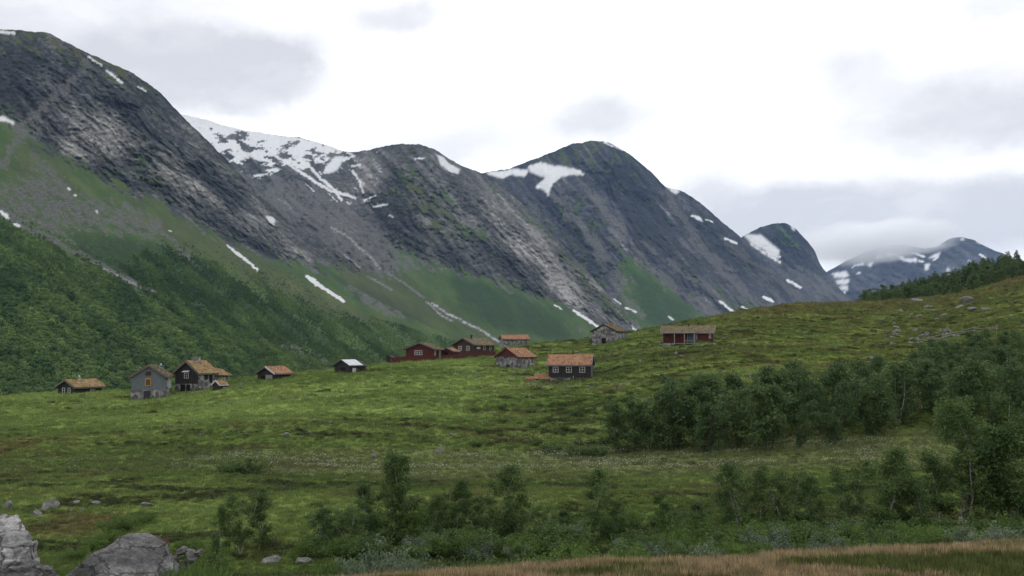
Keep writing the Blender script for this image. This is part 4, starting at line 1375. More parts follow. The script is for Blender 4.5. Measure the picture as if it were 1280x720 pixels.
    h.walls(M['dark_wood'], -.4); h.roof(M['turf'], .15, .1, M['white_wood'])


houses()


# board fences: red fences before the cabins, grey rail fence on the right slope
def board_fence(label, a, b, h, mat, group=None, bw=.19, D=None):
    p, q = ground(*a, 90), ground(*b, 90)
    t = thing('board_fence', label, 'fence', p, 0, group)
    n = int((q - p).length / bw)
    d = (q - p); ang = math.atan2(d.y, d.x)
    me = MB().box(-bw / 2 + .006, -.015, 0, bw / 2 - .006, .015, 1).mesh('board')
    me.materials.append(mat)
    for i in range(n + 1):
        f = i / n
        w = p.lerp(q, f)
        z = on_ground(w.x, w.y).z
        o = link('board', me, None, t)
        o.location = (w.x - p.x, w.y - p.y, z - p.z - .25)
        o.rotation_euler = (0, 0, ang)
        o.scale = (1, 1, h + .25 + .04 * sin(i * 2.3))
    for zz in (.2, h - .25):
        pts = [p.lerp(q, i / 8) for i in range(9)]
        MB().tube([(w.x - p.x - .05 * sin(ang), w.y - p.y + .05 * cos(ang), on_ground(w.x, w.y).z - p.z + zz) for w in pts], [.04] * 9, 4).build('rail', mat, t)


board_fence('long low red board fence before the cabin with the triple window', (488.5, 454.5), (541, 451), .95, M['red_wood'])
board_fence('low red board fence along the front of the brown cabin', (553, 449.5), (619, 444.5), .75, M['red_wood'])


def rail_fence():
    pts = [ground(x, y, 60) for x, y in ((1148, 431), (1162, 428), (1178, 425), (1189, 421), (1204, 418), (1217, 417), (1232, 416), (1246, 415))]
    t = thing('rail_fence', 'weathered grey rail fence leaning over the stones on the upper slope', 'fence', pts[0])
    rs = random.Random(4)
    tops = []
    for p in pts:
        l = Vector((rs.uniform(-.25, .25), rs.uniform(-.1, .1), rs.uniform(.85, 1.3)))
        q = p - pts[0]
        MB().tube([q - Vector((0, 0, .3)), q + l], [.075, .06], 6).build('post', M['old_wood'], t)
        tops.append((q, l))
    for (a, la), (b, lb) in zip(tops[:-1], tops[1:]):
        for f in (.35, .75):
            f2 = f + rs.uniform(-.3, .15)
            e = (b + lb * f2 - a - la * f) * .12
            MB().tube([a + la * f - e, b + lb * f2 + e], [.055, .045], 6).build('rail', M['old_wood'], t)


rail_fence()


# ------------------------------------------------------------------ stones
def rock_mesh(name, seed, sub=3, cuts=13, rough=.1, fine=0):
    rs = random.Random(seed)
    bm = bmesh.new()
    bmesh.ops.create_icosphere(bm, subdivisions=sub, radius=1)
    planes = []
    for _ in range(cuts):
        n = Vector((rs.gauss(0, 1), rs.gauss(0, 1), rs.gauss(0, 1))).normalized()
        planes.append((n, rs.uniform(.42, .8)))
    off = Vector((rs.uniform(0, 50), rs.uniform(0, 50), rs.uniform(0, 50)))
    strat = Vector((rs.gauss(0, .4), rs.gauss(0, .4), 1)).normalized()
    for v in bm.verts:
        c = v.co.copy()
        for n, d in planes:
            k = c.dot(n)
            if k > d:
                c -= n * (k - d) * .97
        f = mnoise.fractal(c * 2.1 + off, 1, 2, 6)
        st = c.dot(strat) * 4.5 + .8 * mnoise.noise(c * 1.3 + off)
        c *= 1 + rough * f + .09 * (st % 1.0) * (.6 + .6 * mnoise.noise(c * 2 - off))
        if fine:
            c *= 1 + fine * mnoise.fractal(c * 9 - off, .8, 2.1, 5) - .06 * max(0, .12 - abs(mnoise.noise(c * 1.7 + off * 2))) / .12
        v.co = c
    me = bpy.data.meshes.new(name)
    bm.to_mesh(me); bm.free()
    return me


ROCKS = []
for k in range(7):
    me = rock_mesh('stone', 40 + k)
    me.materials.append(M['field_stone'])
    ROCKS.append(me)


def stones():
    rs = random.Random(12)

    def put(px, py, wpx, hpx, label, group=None, dmin=26, name='field_stone', sink=.25):
        p = ground(px, py, dmin)
        k = p.y / F
        w, h = wpx * k / 2, hpx * k
        o = link(name, ROCKS[rs.randrange(7)])
        w *= .82
        o.location = p + Vector((0, w * .3, h * (.38 - sink)))
        o.scale = (w * 1.1, w * rs.uniform(.7, 1.1), h * .62)
        o.rotation_euler = (rs.uniform(-.3, .3), rs.uniform(-.3, .3), rs.uniform(0, 6.28))
        o['label'] = label; o['category'] = 'stone'
        if group:
            o['group'] = group
        return o
    put(358, 547, 15, 8, 'grey rounded stone with pale top in the smooth pasture')
    put(377, 548, 9, 5, 'flat grey stone just beside the pale-topped stone in the pasture')
    put(389, 543, 8, 4, 'dark flat stone at the end of the short stone row in the pasture')
    put(413, 533, 7, 4, 'lone small stone in the bright grass of the upper pasture')
    put(369, 591, 9, 4, 'white little slab at the edge of the cotton-grass bog')
    put(467, 574, 8, 12, 'upright narrow grey stone standing in the meadow')
    put(466, 566, 5, 4, 'small stone just above the upright narrow stone')
    put(548, 566, 18, 10, 'dark stone under an overhanging turf edge in mid meadow')
    put(550, 558, 12, 4, 'pale flat stone above the overhanging turf edge')
    put(565, 545, 9, 6, 'dark brown stone in the heather above the bog')
    put(183, 634, 18, 9, 'whitish cracked stone in moss beyond the road boulders')
    put(61, 637, 30, 18, 'long grey outcrop stone with dark turf above, near the pale ledge')
    put(45, 645, 18, 12, 'lower grey stone wedged beneath the long outcrop')
    put(92, 631, 16, 8, 'pale split stone under the dark turf ledge')
    put(118, 632, 20, 8, 'dark wide stone at the end of the turf ledge')
    put(102, 641, 12, 8, 'small rounded stone below the pale split stone')
    put(8, 637, 18, 20, 'pinkish bare rock patch at the meadow edge', sink=.4)
    put(88, 640, 9, 6, 'reddish small stone in front of the turf ledge')
    put(340, 704, 34, 13, 'big flat grey slab half grown over, below the pair of birches')
    put(376, 706, 30, 13, 'big pale slab lying beside the half-grown slab')
    put(200, 673, 8, 6, 'small mossy stone behind the brown-topped boulder')
    g = 'loose stones before the black hut'
    for _ in range(38):
        put(rs.uniform(632, 790), rs.gauss(483, 3.6), rs.uniform(2.5, 7), rs.uniform(1.6, 3.6), 'pale loose stone among the rubble in front of the black hut', g, 70)
    g = 'stones of the tumbled wall under the cabins'
    for _ in range(16):
        put(rs.uniform(560, 600), rs.gauss(469, 2.4), rs.uniform(3, 7), rs.uniform(2, 4), 'pale stone of the tumbled heap below the brown cabin', g, 70)
    g = 'stones under the porch hut'
    for _ in range(16):
        put(rs.uniform(822, 906), rs.gauss(434, 2), rs.uniform(4, 9), rs.uniform(2, 4.5), 'pale stone at the foot of the porch hut', g, 70)
    g = 'stones of the ruined wall by the dark hut'
    for i in range(16):
        f = i / 15
        put(272 + 30 * f, 487 - 6 * f + rs.uniform(-1, 1), rs.uniform(3, 6), rs.uniform(2, 4), 'pale stone of the ruined wall beside the stone annex', g, 70)
    g = 'grey outcrop stones below the crest fence'
    for _ in range(34):
        put(rs.uniform(1105, 1200), rs.gauss(422, 5.5), rs.uniform(5, 14), rs.uniform(3, 8), 'grey outcrop stone in the rubble beside the rail fence', g, 90)
    g = 'stones high on the dry crest'
    for x, y, w in ((1128, 391, 14), (1140, 394, 12), (1150, 396, 12), (1170, 390, 16), (1180, 396, 14), (1200, 386, 22), (1218, 388, 18), (1232, 388, 16), (1160, 385, 18), (1105, 401, 10), (1118, 405, 8), (1240, 394, 7), (1265, 396, 9), (1172, 400, 10), (1145, 378, 22), (1210, 378, 26)):
        put(x, y, w, w * .38, 'stone lying on the dry upper crest under the spruces', g, 120)
    g = 'stones scattered over the mossy slope'
    for x, y in ((925, 486), (850, 447), (868, 452), (905, 425), (1008, 418), (835, 460), (800, 452), (905, 492), (1090, 449), (780, 446), (840, 415), (845, 443), (938, 470), (700, 428), (722, 441), (655, 466), (640, 472)):
        put(x, y, rs.uniform(6, 13), rs.uniform(3, 6), 'small grey stone on the mossy slope among the huts', g, 70)
    g = 'stones scattered over the lower meadow'
    for x, y in ((96, 510), (130, 522), (20, 552), (310, 505), (440, 512), (405, 610), (640, 545), (770, 540), (700, 530), (600, 520), (530, 505), (250, 545), (880, 610), (820, 620), (230, 500), (110, 498), (70, 503)):
        put(x, y, rs.uniform(4, 9), rs.uniform(2, 4), 'small pale stone in the open meadow grass', g, 40)


stones()


def road_boulders():
    # three blocks at the roadside, bottom left
    def block(name, label, px, py, D, sx, sy, sz, seed, mat, rot=(0, 0, 0), cuts=12, peak=None):
        me = rock_mesh(name, seed, 6, cuts, .13, .022)
        if peak is not None:
            for v in me.vertices:
                if v.co.z > 0:
                    v.co.z *= max(.12, 1.25 - .95 * abs(v.co.x - peak) ** 1.15)
        me.materials.append(mat)
        me.polygons.foreach_set('use_smooth', np.ones(len(me.polygons), bool))
        o = link(name, me, None, label=label, category='boulder')
        o.location = at(px, py, D); o.scale = (sx, sy, sz); o.rotation_euler = rot
        return o
    block('boulder', 'pale cracked boulder cut off by the picture edge at the roadside', 2, 712, 7.7, .50, .5, .60, 5, M['pale_boulder'], (.1, .25, .4))
    block('boulder', 'low dark-shadowed block leaning against the pale cracked boulder', 26, 735, 7.3, .34, .35, .24, 16, M['grey_boulder'], (0, .1, 1.4))
    block('boulder', 'big grey boulder with rust-brown moss on its shoulder at the roadside', 142, 734, 8.0, .64, .55, .58, 27, M['grey_boulder'], (.05, .05, .2), peak=.1)
    block('boulder', 'mossy brown upper block resting against the big grey boulder', 180, 699, 8.5, .42, .4, .40, 9, M['brown_boulder'], (.1, .25, .2), peak=-.45)
    rs = random.Random(3)
    for x, y, w in ((226, 690, 9), (238, 697, 12), (219, 701, 10), (247, 692, 8), (232, 706, 9)):
        o = link('road_stone', ROCKS[rs.randrange(7)])
        o.location = at(x, y, 9.0); s = w * 9 / F; o.scale = (s, s, s * .7); o.rotation_euler = (rs.random(), rs.random(), rs.random() * 6)
        o['label'] = 'small brown mossy stone heaped beside the big grey boulder'; o['category'] = 'stone'; o['group'] = 'stones heaped beside the big boulder'


road_boulders()


# ------------------------------------------------------------------ trees and shrubs
def leaf_quads(centres, radii, per, size, r, flat=1.0, tone_spread=.18, up=.25):
    """leaf-sized faces spread through clumps -> verts, faces, per-vertex tone"""
    C = np.repeat(np.asarray(centres, float), per, 0)
    rad = np.repeat(np.asarray(radii, float), per)[:, None]
    n = len(C)
    d = r.normal(size=(n, 3))
    d /= np.linalg.norm(d, axis=1, keepdims=True)
    p = C + d * rad * np.cbrt(r.random((n, 1))) * np.array([1, 1, flat])
    nrm = r.normal(size=(n, 3)) + np.array([0, 0, up]) + d * .5
    nrm /= np.linalg.norm(nrm, axis=1, keepdims=True)
    t = np.cross(nrm, r.normal(size=(n, 3)))
    t /= np.linalg.norm(t, axis=1, keepdims=True) + 1e-9
    b = np.cross(nrm, t)
    s = size * r.uniform(.65, 1.35, (n, 1))
    V = np.stack([p - t * s, p + b * s * .55, p + t * s, p - b * s * .55], 1).reshape(-1, 3)
    tone = np.repeat(r.normal(.5, tone_spread, len(centres)), per) + r.normal(0, .14, n)
    return V, np.arange(n * 4).reshape(n, 4), np.repeat(np.clip(tone, 0, 1), 4)


def crown_mesh(name, V, Fc, tone, mat):
    me = mesh_np(name, V, Fc, {'leaf_tone': ('POINT', np.stack([tone] * 3, 1))}, smooth=False)
    me.materials.append(mat)
    return me


def birch_parts(seed, h, spread, stems=1, clumps=46, per=48, leaf=.055, mat='birch_leaf', bark='bark', low=.28, clump_r=.085, lean=.12):
    """a mountain birch of height h: crooked stems with limbs, foliage in clumps at the limb ends"""
    r = np.random.default_rng(seed)
    tr = MB()
    cs, rd = [], []
    for sidx in range(stems):
        a0 = r.random() * 6.28
        hh = h * r.uniform(.8, 1.0) if sidx else h
        p = np.array([0.05 * sidx * cos(a0), .05 * sidx * sin(a0), -.15])
        dirn = np.array([cos(a0), sin(a0), 0]) * lean * (1 + .9 * (stems > 1))
        pts = []
        n = 9
        for i in range(n + 1):
            pts.append(p.copy())
            dirn = dirn * .9 + r.normal(0, .09, 3) * np.array([1, 1, 0])
            p = p + np.array([dirn[0], dirn[1], 1]) * (hh + .15) / n * np.array([1, 1, 1])
        pts = np.array(pts)
        r0 = .0085 * h + .008
        tr.tube(pts, [r0 * (1 - .9 * i / n) + .006 for i in range(n + 1)], 7)
        nb = int(15 / stems) + 5
        for k in range(nb):
            f = low + (1 - low) * (k + r.random() * .8) / nb
            i = min(int(f * n), n - 1)
            q = pts[i] + (pts[i + 1] - pts[i]) * (f * n - i)
            ang = r.random() * 6.28
            prof = (.35 + .65 * sin(pi * min(1, (f - low) / (1 - low) * .8 + .22)))
            ln = spread * prof * r.uniform(.6, 1.15)
            rise = r.uniform(.35, .95)
            e = q + np.array([cos(ang) * ln, sin(ang) * ln, ln * rise])
            m = (q + e) / 2 + np.array([0, 0, -.06 * ln])
            tr.tube([q, m, e], [r0 * .38 * (1.1 - f), r0 * .24 * (1.1 - f), .005], 5)
            for _ in range(max(1, int(clumps / stems / nb))):
                g = r.uniform(.35, 1.08)
                c = q + (e - q) * g + r.normal(0, .05 * h * .6, 3)
                cs.append(c); rd.append(clump_r * h * r.uniform(.55, 1.2))
        cs.append(pts[-1]); rd.append(clump_r * h * .8)
    V, Fc, tone = leaf_quads(cs, rd, per, leaf, r, .85)
    return tr.mesh('trunk', True), crown_mesh('crown', V, Fc, tone, M[mat])


def place_tree(name, parts, loc, scale, rz, label, group=None, cat='tree', tilt=(0, 0), sxy=1.0):
    t = thing(name, label, cat, loc, rz, group)
    t.scale = (scale * sxy, scale * sxy, scale)
    t.rotation_euler = (tilt[0], tilt[1], rz)
    for nm, me in parts:
        o = bpy.data.objects.new(nm, me)
        COL.objects.link(o)
        o.parent = t
    return t


def mk(*a, **k):
    bark = M[k.get('bark', 'bark')]
    tr, cr = birch_parts(*a, **k)
    tr.materials.append(bark)
    return [('trunk', tr), ('crown', cr)]


BIRCH = [mk(200 + i, 4.0, sp, st, cl, pe, .062, low=lo, clump_r=.095) for i, (sp, st, cl, pe, lo) in enumerate(
    [(1.1, 1, 84, 60, .12), (1.0, 2, 80, 60, .18), (1.3, 3, 96, 56, .06), (.8, 1, 66, 62, .1), (1.25, 2, 96, 56, .06), (1.0, 1, 80, 62, .22)])]
TALL = [mk(260 + i, 4.0, 1.2, 1 + i, 110, 105, .043, low=.08, clump_r=.09) for i in range(2)]
GROVE = [mk(300 + i, 5.0, sp, st, cl, pe, .105, mat='grove_leaf', bark='bark' if i == 1 else 'dark_bark', low=lo, clump_r=.11) for i, (sp, st, cl, pe, lo) in enumerate(
    [(1.25, 1, 70, 50, .06), (1.35, 2, 76, 48, .04), (1.1, 1, 64, 50, .1), (1.55, 3, 84, 48, .02), (1.3, 1, 74, 48, .14)])]


def shrub_parts(seed, mat, leaf=.04, n=34, per=60, bark='dark_bark'):
    r = np.random.default_rng(seed)
    tr = MB(); cs, rd = [], []
    for k in range(n):
        a = r.random() * 6.28
        ln = r.uniform(.5, 1.0)
        e = np.array([cos(a) * ln * .85, sin(a) * ln * .85, r.uniform(.35, 1.0) * (1.15 - .5 * ln)])
        m = e * .5 + np.array([0, 0, .12])
        tr.tube([(0.04 * cos(a), .04 * sin(a), -.1), m, e], [.018, .012, .004], 4)
        for g in (.55, .8, 1.0):
            cs.append(e * g + r.normal(0, .05, 3)); rd.append(r.uniform(.12, .22))
    V, Fc, tone = leaf_quads(cs, rd, per // 2, leaf, r, .8)
    t = tr.mesh('stem', True); t.materials.append(M[bark])
    return [('stem', t), ('foliage', crown_mesh('foliage', V, Fc, tone, M[mat]))]


WILLOW = [shrub_parts(400 + i, 'willow_leaf', .032, 36, 80) for i in range(3)]
GREENB = [shrub_parts(410 + i, 'green_leaf', .030, 36, 80) for i in range(3)]
DARKB = [shrub_parts(420 + i, 'birch_leaf', .045, 30, 60) for i in range(3)]


def spruce_parts(seed, h=9.0):
    r = np.random.default_rng(seed)
    tr = MB().tube([(0, 0, -.5), (.03, 0, h * .5), (0, 0, h)], [.14, .09, .02], 6)
    cs, rd = [], []
    z = h * .06
    while z < h:
        f = z / h
        R0 = h * .19 * (1 - f) ** .8 + .12
        k = max(3, int(8 * (1 - f) + 3))
        for j in range(k):
            a = r.random() * 6.28
            q = R0 * r.uniform(.45, 1.1)
            cs.append((cos(a) * q, sin(a) * q, z + r.uniform(-.2, .2) - q * .18)); rd.append(.22 * R0 + .14)
        z += h * .05
    V, Fc, tone = leaf_quads(cs, rd, 11, .2, r, .6)
    t = tr.mesh('trunk', True); t.materials.append(M['dark_bark'])
    return [('trunk', t), ('crown', crown_mesh('crown', V, Fc, tone, M['spruce_leaf']))]


SPRUCE = [spruce_parts(500 + i) for i in range(4)]


def plant():
    rs = random.Random(21)

    def birch(px, base, top, v, label, group=None, dmin=27, kit=BIRCH, hh=4.0, sxy=1.0, rz=None):
        p = ground(px, base, dmin)
        k = p.y / F
        s = (base - top) * k / hh / 1.02
        place_tree('birch_tree', kit[v % len(kit)], p, s, rs.uniform(0, 6.28) if rz is None else rz, label, group, sxy=sxy)
    # near birches one by one
    birch(300, 694, 616, 1, 'twin-stemmed small birch with bare lower stems above the flat slabs', sxy=1.1)
    birch(324, 690, 622, 3, 'slim birch close beside the twin-stemmed one above the slabs')
    birch(275, 700, 640, 0, 'little birch sapling leaning out beside the twin-stemmed birch', sxy=.8)
    birch(395, 692, 640, 4, 'low round birch bush behind the grey-green willow', sxy=1.4)
    birch(435, 686, 638, 2, 'wide low birch at the start of the thicket', sxy=1.4)
    birch(463, 676, 610, 0, 'dark birch with slim crown at the edge of the thicket')
    birch(490, 672, 582, 3, 'tall slim birch rising over the thicket beside a paler one', sxy=1.0)
    birch(516, 670, 572, 5, 'tallest thin-topped birch on the bog side of the thicket', sxy=.85)
    birch(540, 676, 625, 4, 'short bushy birch in the middle of the thicket', sxy=1.3)
    birch(569, 672, 604, 0, 'dark narrow birch between two bushier ones in the thicket', sxy=1.0)
    birch(596, 676, 622, 2, 'bushy many-stemmed birch below the dense dark-topped one', sxy=1.3)
    birch(628, 676, 588, 4, 'dense dark-topped birch, the fullest of the thicket', sxy=1.15)
    birch(650, 680, 640, 1, 'small birch with a white stem showing in the thicket', sxy=1.2)
    birch(678, 676, 634, 2, 'low spreading birch where the thicket thins out', sxy=1.4)
    birch(712, 672, 640, 0, 'small birch bush standing free in the moss', sxy=1.4)
    birch(748, 674, 590, 3, 'upright leafy birch standing alone above the green bush', sxy=1.15)
    birch(770, 676, 628, 4, 'short birch leaning on the upright leafy one', sxy=1.2)
    birch(818, 676, 622, 5, 'pale thin birch on the near side of the bog', sxy=1.0)
    birch(846, 678, 640, 2, 'low bushy birch beside the pale thin one', sxy=1.4)
    birch(880, 676, 632, 0, 'bushy grey-green birch with a crooked bare stem', sxy=1.3)
    birch(924, 672, 586, 4, 'dark round-crowned birch at the start of the dense clump', sxy=1.1)
    birch(948, 670, 592, 3, 'slender birch joined to the round-crowned one', sxy=1.0)
    birch(985, 670, 590, 2, 'dense many-stemmed birch with dark stems at the road verge', sxy=1.15)
    birch(1006, 672, 600, 4, 'birch filling the shaded side of the many-stemmed one', sxy=1.1)
    birch(1040, 674, 640, 2, 'low bush birch between the dense clump and the white stems', sxy=1.5)
    birch(1062, 666, 582, 1, 'light feathery birch with one white bent stem', sxy=.95)
    birch(1110, 668, 566, 0, 'dark-branched birch with forked crown and white foot', sxy=1.05, rz=1.0)
    birch(1135, 668, 612, 4, 'small leafy birch at the foot of the forked one', sxy=1.3)
    birch(1152, 670, 590, 1, 'leaning birch with a long bare white stem', sxy=1.0)
    birch(1176, 664, 576, 5, 'slim birch with white lower stem before the big trees', sxy=1.0)
    birch(1205, 662, 560, 2, 'broad birch in front of the tallest trees', sxy=1.1)
    birch(1236, 660, 512, 0, 'tallest yellow-green birch near the edge of the view', kit=TALL, sxy=1.0)
    birch(1262, 662, 506, 4, 'large full birch beside the tallest yellow-green one', kit=TALL[1:], sxy=1.0)
    birch(1282, 664, 540, 5, 'dense birch cut by the edge of the view', sxy=1.1)
    birch(1305, 664, 560, 2, 'birch standing just outside the row of tall ones', sxy=1.1)
    # shrubs filling in under the near birches
    g = 'low shrubs under the near birches'
    for q in range(124):
        x = rs.choice([rs.uniform(385, 720), rs.uniform(760, 1290), rs.uniform(860, 1300)])
        y = rs.uniform(664, 700) if q < 84 else rs.uniform(680, 704)
        p = ground(x, y, 27)
        place_tree('shrub', rs.choice(DARKB + GREENB) if q < 84 else rs.choice(GREENB + WILLOW[:1]), p, rs.uniform(.6, 1.25), rs.uniform(0, 6.28), *(('low leafy shrub under the birch thicket between the flat slabs and the upright leafy birch', 'shrubs under the birch thicket') if x < 740 else ('low leafy shrub under the dense birch clump by the verge', 'shrubs under the dense birch clump') if x < 1050 else ('low leafy shrub under the white-stemmed and tallest birches', 'shrubs under the white-stemmed birches')), 'shrub')
    g = 'low green bushes on the mossy bank behind the boulders'
    for x, y, s in ((115, 690, .7), (140, 668, .8), (160, 662, .8), (182, 655, .6), (95, 700, .6), (130, 680, .7), (250, 700, .8), (230, 690, .6), (265, 715, .9)):
        place_tree('shrub', rs.choice(GREENB), ground(x, y, 27), s, rs.uniform(0, 6.28), 'low green bush on the mossy bank behind the boulders', g, 'shrub')
    # roadside willows and green bushes, close to the verge
    for x, top, hw, D, kit, lab in (
            (470, 661, 62, 12.6, WILLOW, 'grey-green willow bush, the first one along the brown verge'),
            (515, 670, 50, 12.2, WILLOW, 'low grey-green willow bush touching the first one'),
            (425, 676, 45, 12.8, GREENB, 'dim green bush beside the first willow bush'),
            (575, 684, 55, 12.6, DARKB, 'dark low bush between willow and bright green bushes'),
            (640, 686, 55, 12.4, DARKB, 'dark leafy bush under the small white-stemmed birch'),
            (700, 668, 62, 12.8, GREENB, 'bright green bush bulging over the brown verge'),
            (755, 660, 62, 12.9, GREENB, 'broad bright green bush below the upright leafy birch'),
            (815, 664, 60, 13.0, GREENB, 'green bush next to the broad bright one'),
            (865, 660, 50, 13.1, WILLOW, 'silvery willow bush between green bushes'),
            (905, 660, 50, 13.2, GREENB, 'low lime-green bush in front of the dense birch clump'),
            (940, 664, 40, 13.3, GREENB, 'small lime-green bush at the verge under the dense clump'),
            (1085, 664, 40, 13.8, GREENB, 'small yellow-green bush under the feathery birch'),
            (1125, 660, 40, 13.9, GREENB, 'yellow-green bush at the verge under the forked birch'),
            (1225, 642, 42, 12.0, WILLOW, 'silver-leaved willow bush at the verge before the tall birches'),
            (1272, 644, 45, 12.0, WILLOW, 'silver-leaved willow bush at the picture edge')):
        a, e = ray(x, top)
        X = float(a) * D
        z = float(height(np.array([X]), np.array([D]))[0])
        hgt = float(e) * D - z
        s = hw * D / F
        t = place_tree('willow_bush' if kit is WILLOW else 'leafy_bush', rs.choice(kit), (X, D, z), 1, rs.uniform(0, 6.28), lab, None, 'shrub')
        t.scale = (s, s, max(hgt / 1.12, .25))
    # lone bush and low junipers on the meadow
    for x, y, s, lab in ((308, 592, 1.5, 'dark spreading bush alone at the bog edge'), (286, 590, .9, 'smaller dark bush beside the lone spreading one'),
                         (690, 566, 1.0, 'low dark bush on the slope above the bog'), (720, 568, 1.2, 'dark low bush near the foot of the grove'), (745, 570, 1.2, 'dark bush leaning towards the big grove bush')):
        t = place_tree('shrub', rs.choice(DARKB), ground(x, y, 40), s, rs.uniform(0, 6.28), lab, None, 'shrub')
        t.scale.z *= .7
    g = 'dark heather bushes on the slope below the black hut'
    for _ in range(46):
        x, y = rs.uniform(590, 850), rs.uniform(500, 566)
        if y < 566 - (x - 590) * .05:
            place_tree('shrub', rs.choice(DARKB), ground(x, y, 50), rs.uniform(.35, .75), rs.uniform(0, 6.28), 'small dark heather bush on the slope below the black hut', g, 'shrub')
    # the grove on the right-hand slope
    g = 'birches of the dense dark grove'
    spots = []
    tries = 0
    while len(spots) < 96 and tries < 20000:
        tries += 1
        x = rs.uniform(752, 1330)
        lo = np.interp(x, [750, 800, 850, 900, 960, 1030, 1100, 1150, 1230, 1330], [566, 568, 560, 566, 568, 556, 546, 545, 545, 545])
        hi = np.interp(x, [750, 830, 845, 900, 960, 1030, 1100, 1140, 1200, 1330], [562, 556, 545, 540, 530, 520, 505, 480, 452, 445])
        y = rs.uniform(hi, lo)
        p = ground(x, y, 55)
        if all((p - q[0]).length > 2.3 for q in spots) and pn(np.array([p.x / 9]), np.array([p.y / 14]), 66)[0] > -.22:
            spots.append((p, x, y))
    def zone(x, y, p):
        if x < 840:
            return 'low bushy birch in the loose end of the dark grove, towards the black hut', 'birches at the loose end of the grove'
        if x > 1120 and y < 505:
            return 'birch in the dark upper arm of the grove, under the rail fence', 'birches in the upper arm of the grove'
        if y > np.interp(x, [840, 960, 1100, 1330], [548, 548, 530, 525]):
            return 'birch in the front row of the dark grove, at the edge of the bog', 'birches in the front row of the grove'
        return 'birch deep in the middle of the dark grove, only its crown showing', 'birches in the middle of the grove'
    for p, x, y in spots:
        hgt = rs.uniform(2.9, 4.9) * (1.0 if x > 860 else .85)
        if x < 830:
            hgt = rs.uniform(2.6, 3.6)
        if x > 1120 and y < 505:
            hgt *= .82
        place_tree('birch_tree', rs.choice(GROVE), p, hgt / 5, rs.uniform(0, 6.28), *zone(x, y, p), sxy=rs.uniform(.95, 1.25))
    for x, base, top, v, lab in ((848, 560, 478, 3, 'big rounded birch clump jutting out at the end of the grove'), (874, 556, 474, 1, 'tall round birch on top of the jutting clump'), (884, 566, 506, 3, 'pale-topped broad birch low in the jutting clump'),
                                 (786, 566, 516, 3, 'low broad birch bush standing apart before the grove'), (812, 564, 518, 1, 'second low birch bush apart before the grove'),
                                 (930, 545, 478, 0, 'upright birch behind the gap in the grove'), (965, 560, 488, 4, 'birch with domed crown in the middle of the grove'), (1085, 545, 486, 4, 'birch with white stem and round crown at the foot of the grove'),
                                 (1106, 545, 495, 2, 'slim birch with pale stem beside the round-crowned one'), (1042, 556, 520, 3, 'low light-green birch at the lower edge of the grove')):
        p = ground(x, base, 55)
        k = p.y / F
        place_tree('birch_tree', GROVE[v], p, (base - top) * k / 5.05, rs.uniform(0, 6.28), lab, None, sxy=1.25)
    # woods along the hill beyond the crest
    g = 'spruces along the wooded ridge'
    n = 0
    for _ in range(5000):
        if n >= 175:
            break
        D = rs.uniform(335, 432)
        px = rs.uniform(1058, 1330)
        X = (px - 640) / F * D
        z = float(height(np.array([X]), np.array([D]))[0])
        py = 440 - z / D * F
        s = rs.uniform(.5, 1.0) * np.interp(px, [1058, 1120, 1200, 1330], [.5, .75, .95, 1.05])
        place_tree('spruce_tree', rs.choice(SPRUCE), (X, D, z), s * .88, rs.uniform(0, 6.28), *(('small spruce at the low thin end of the wood behind the crest', 'spruces at the low end of the ridge wood') if px < 1150 else ('middle-sized spruce halfway up the wood behind the crest', 'spruces halfway up the ridge wood') if px < 1225 else ('tall spruce at the high end of the wood behind the crest', 'spruces at the high end of the ridge wood')), sxy=rs.uniform(1.25, 2.2))
        n += 1
    g = 'pale birches mixed into the ridge wood'
    for _ in range(110):
        D = rs.uniform(304, 400)
        px = rs.uniform(1075, 1330)
        X = (px - 640) / F * D
        z = float(height(np.array([X]), np.array([D]))[0])
        place_tree('birch_tree', rs.choice(GROVE), (X, D, z), rs.uniform(.8, 1.35), rs.uniform(0, 6.28), *(('lighter green birch among the small spruces at the low end of the ridge wood', 'pale birches at the low end of the ridge wood') if px < 1190 else ('lighter green birch among the tall spruces at the high end of the ridge wood', 'pale birches at the high end of the ridge wood')), sxy=1.3)


plant()


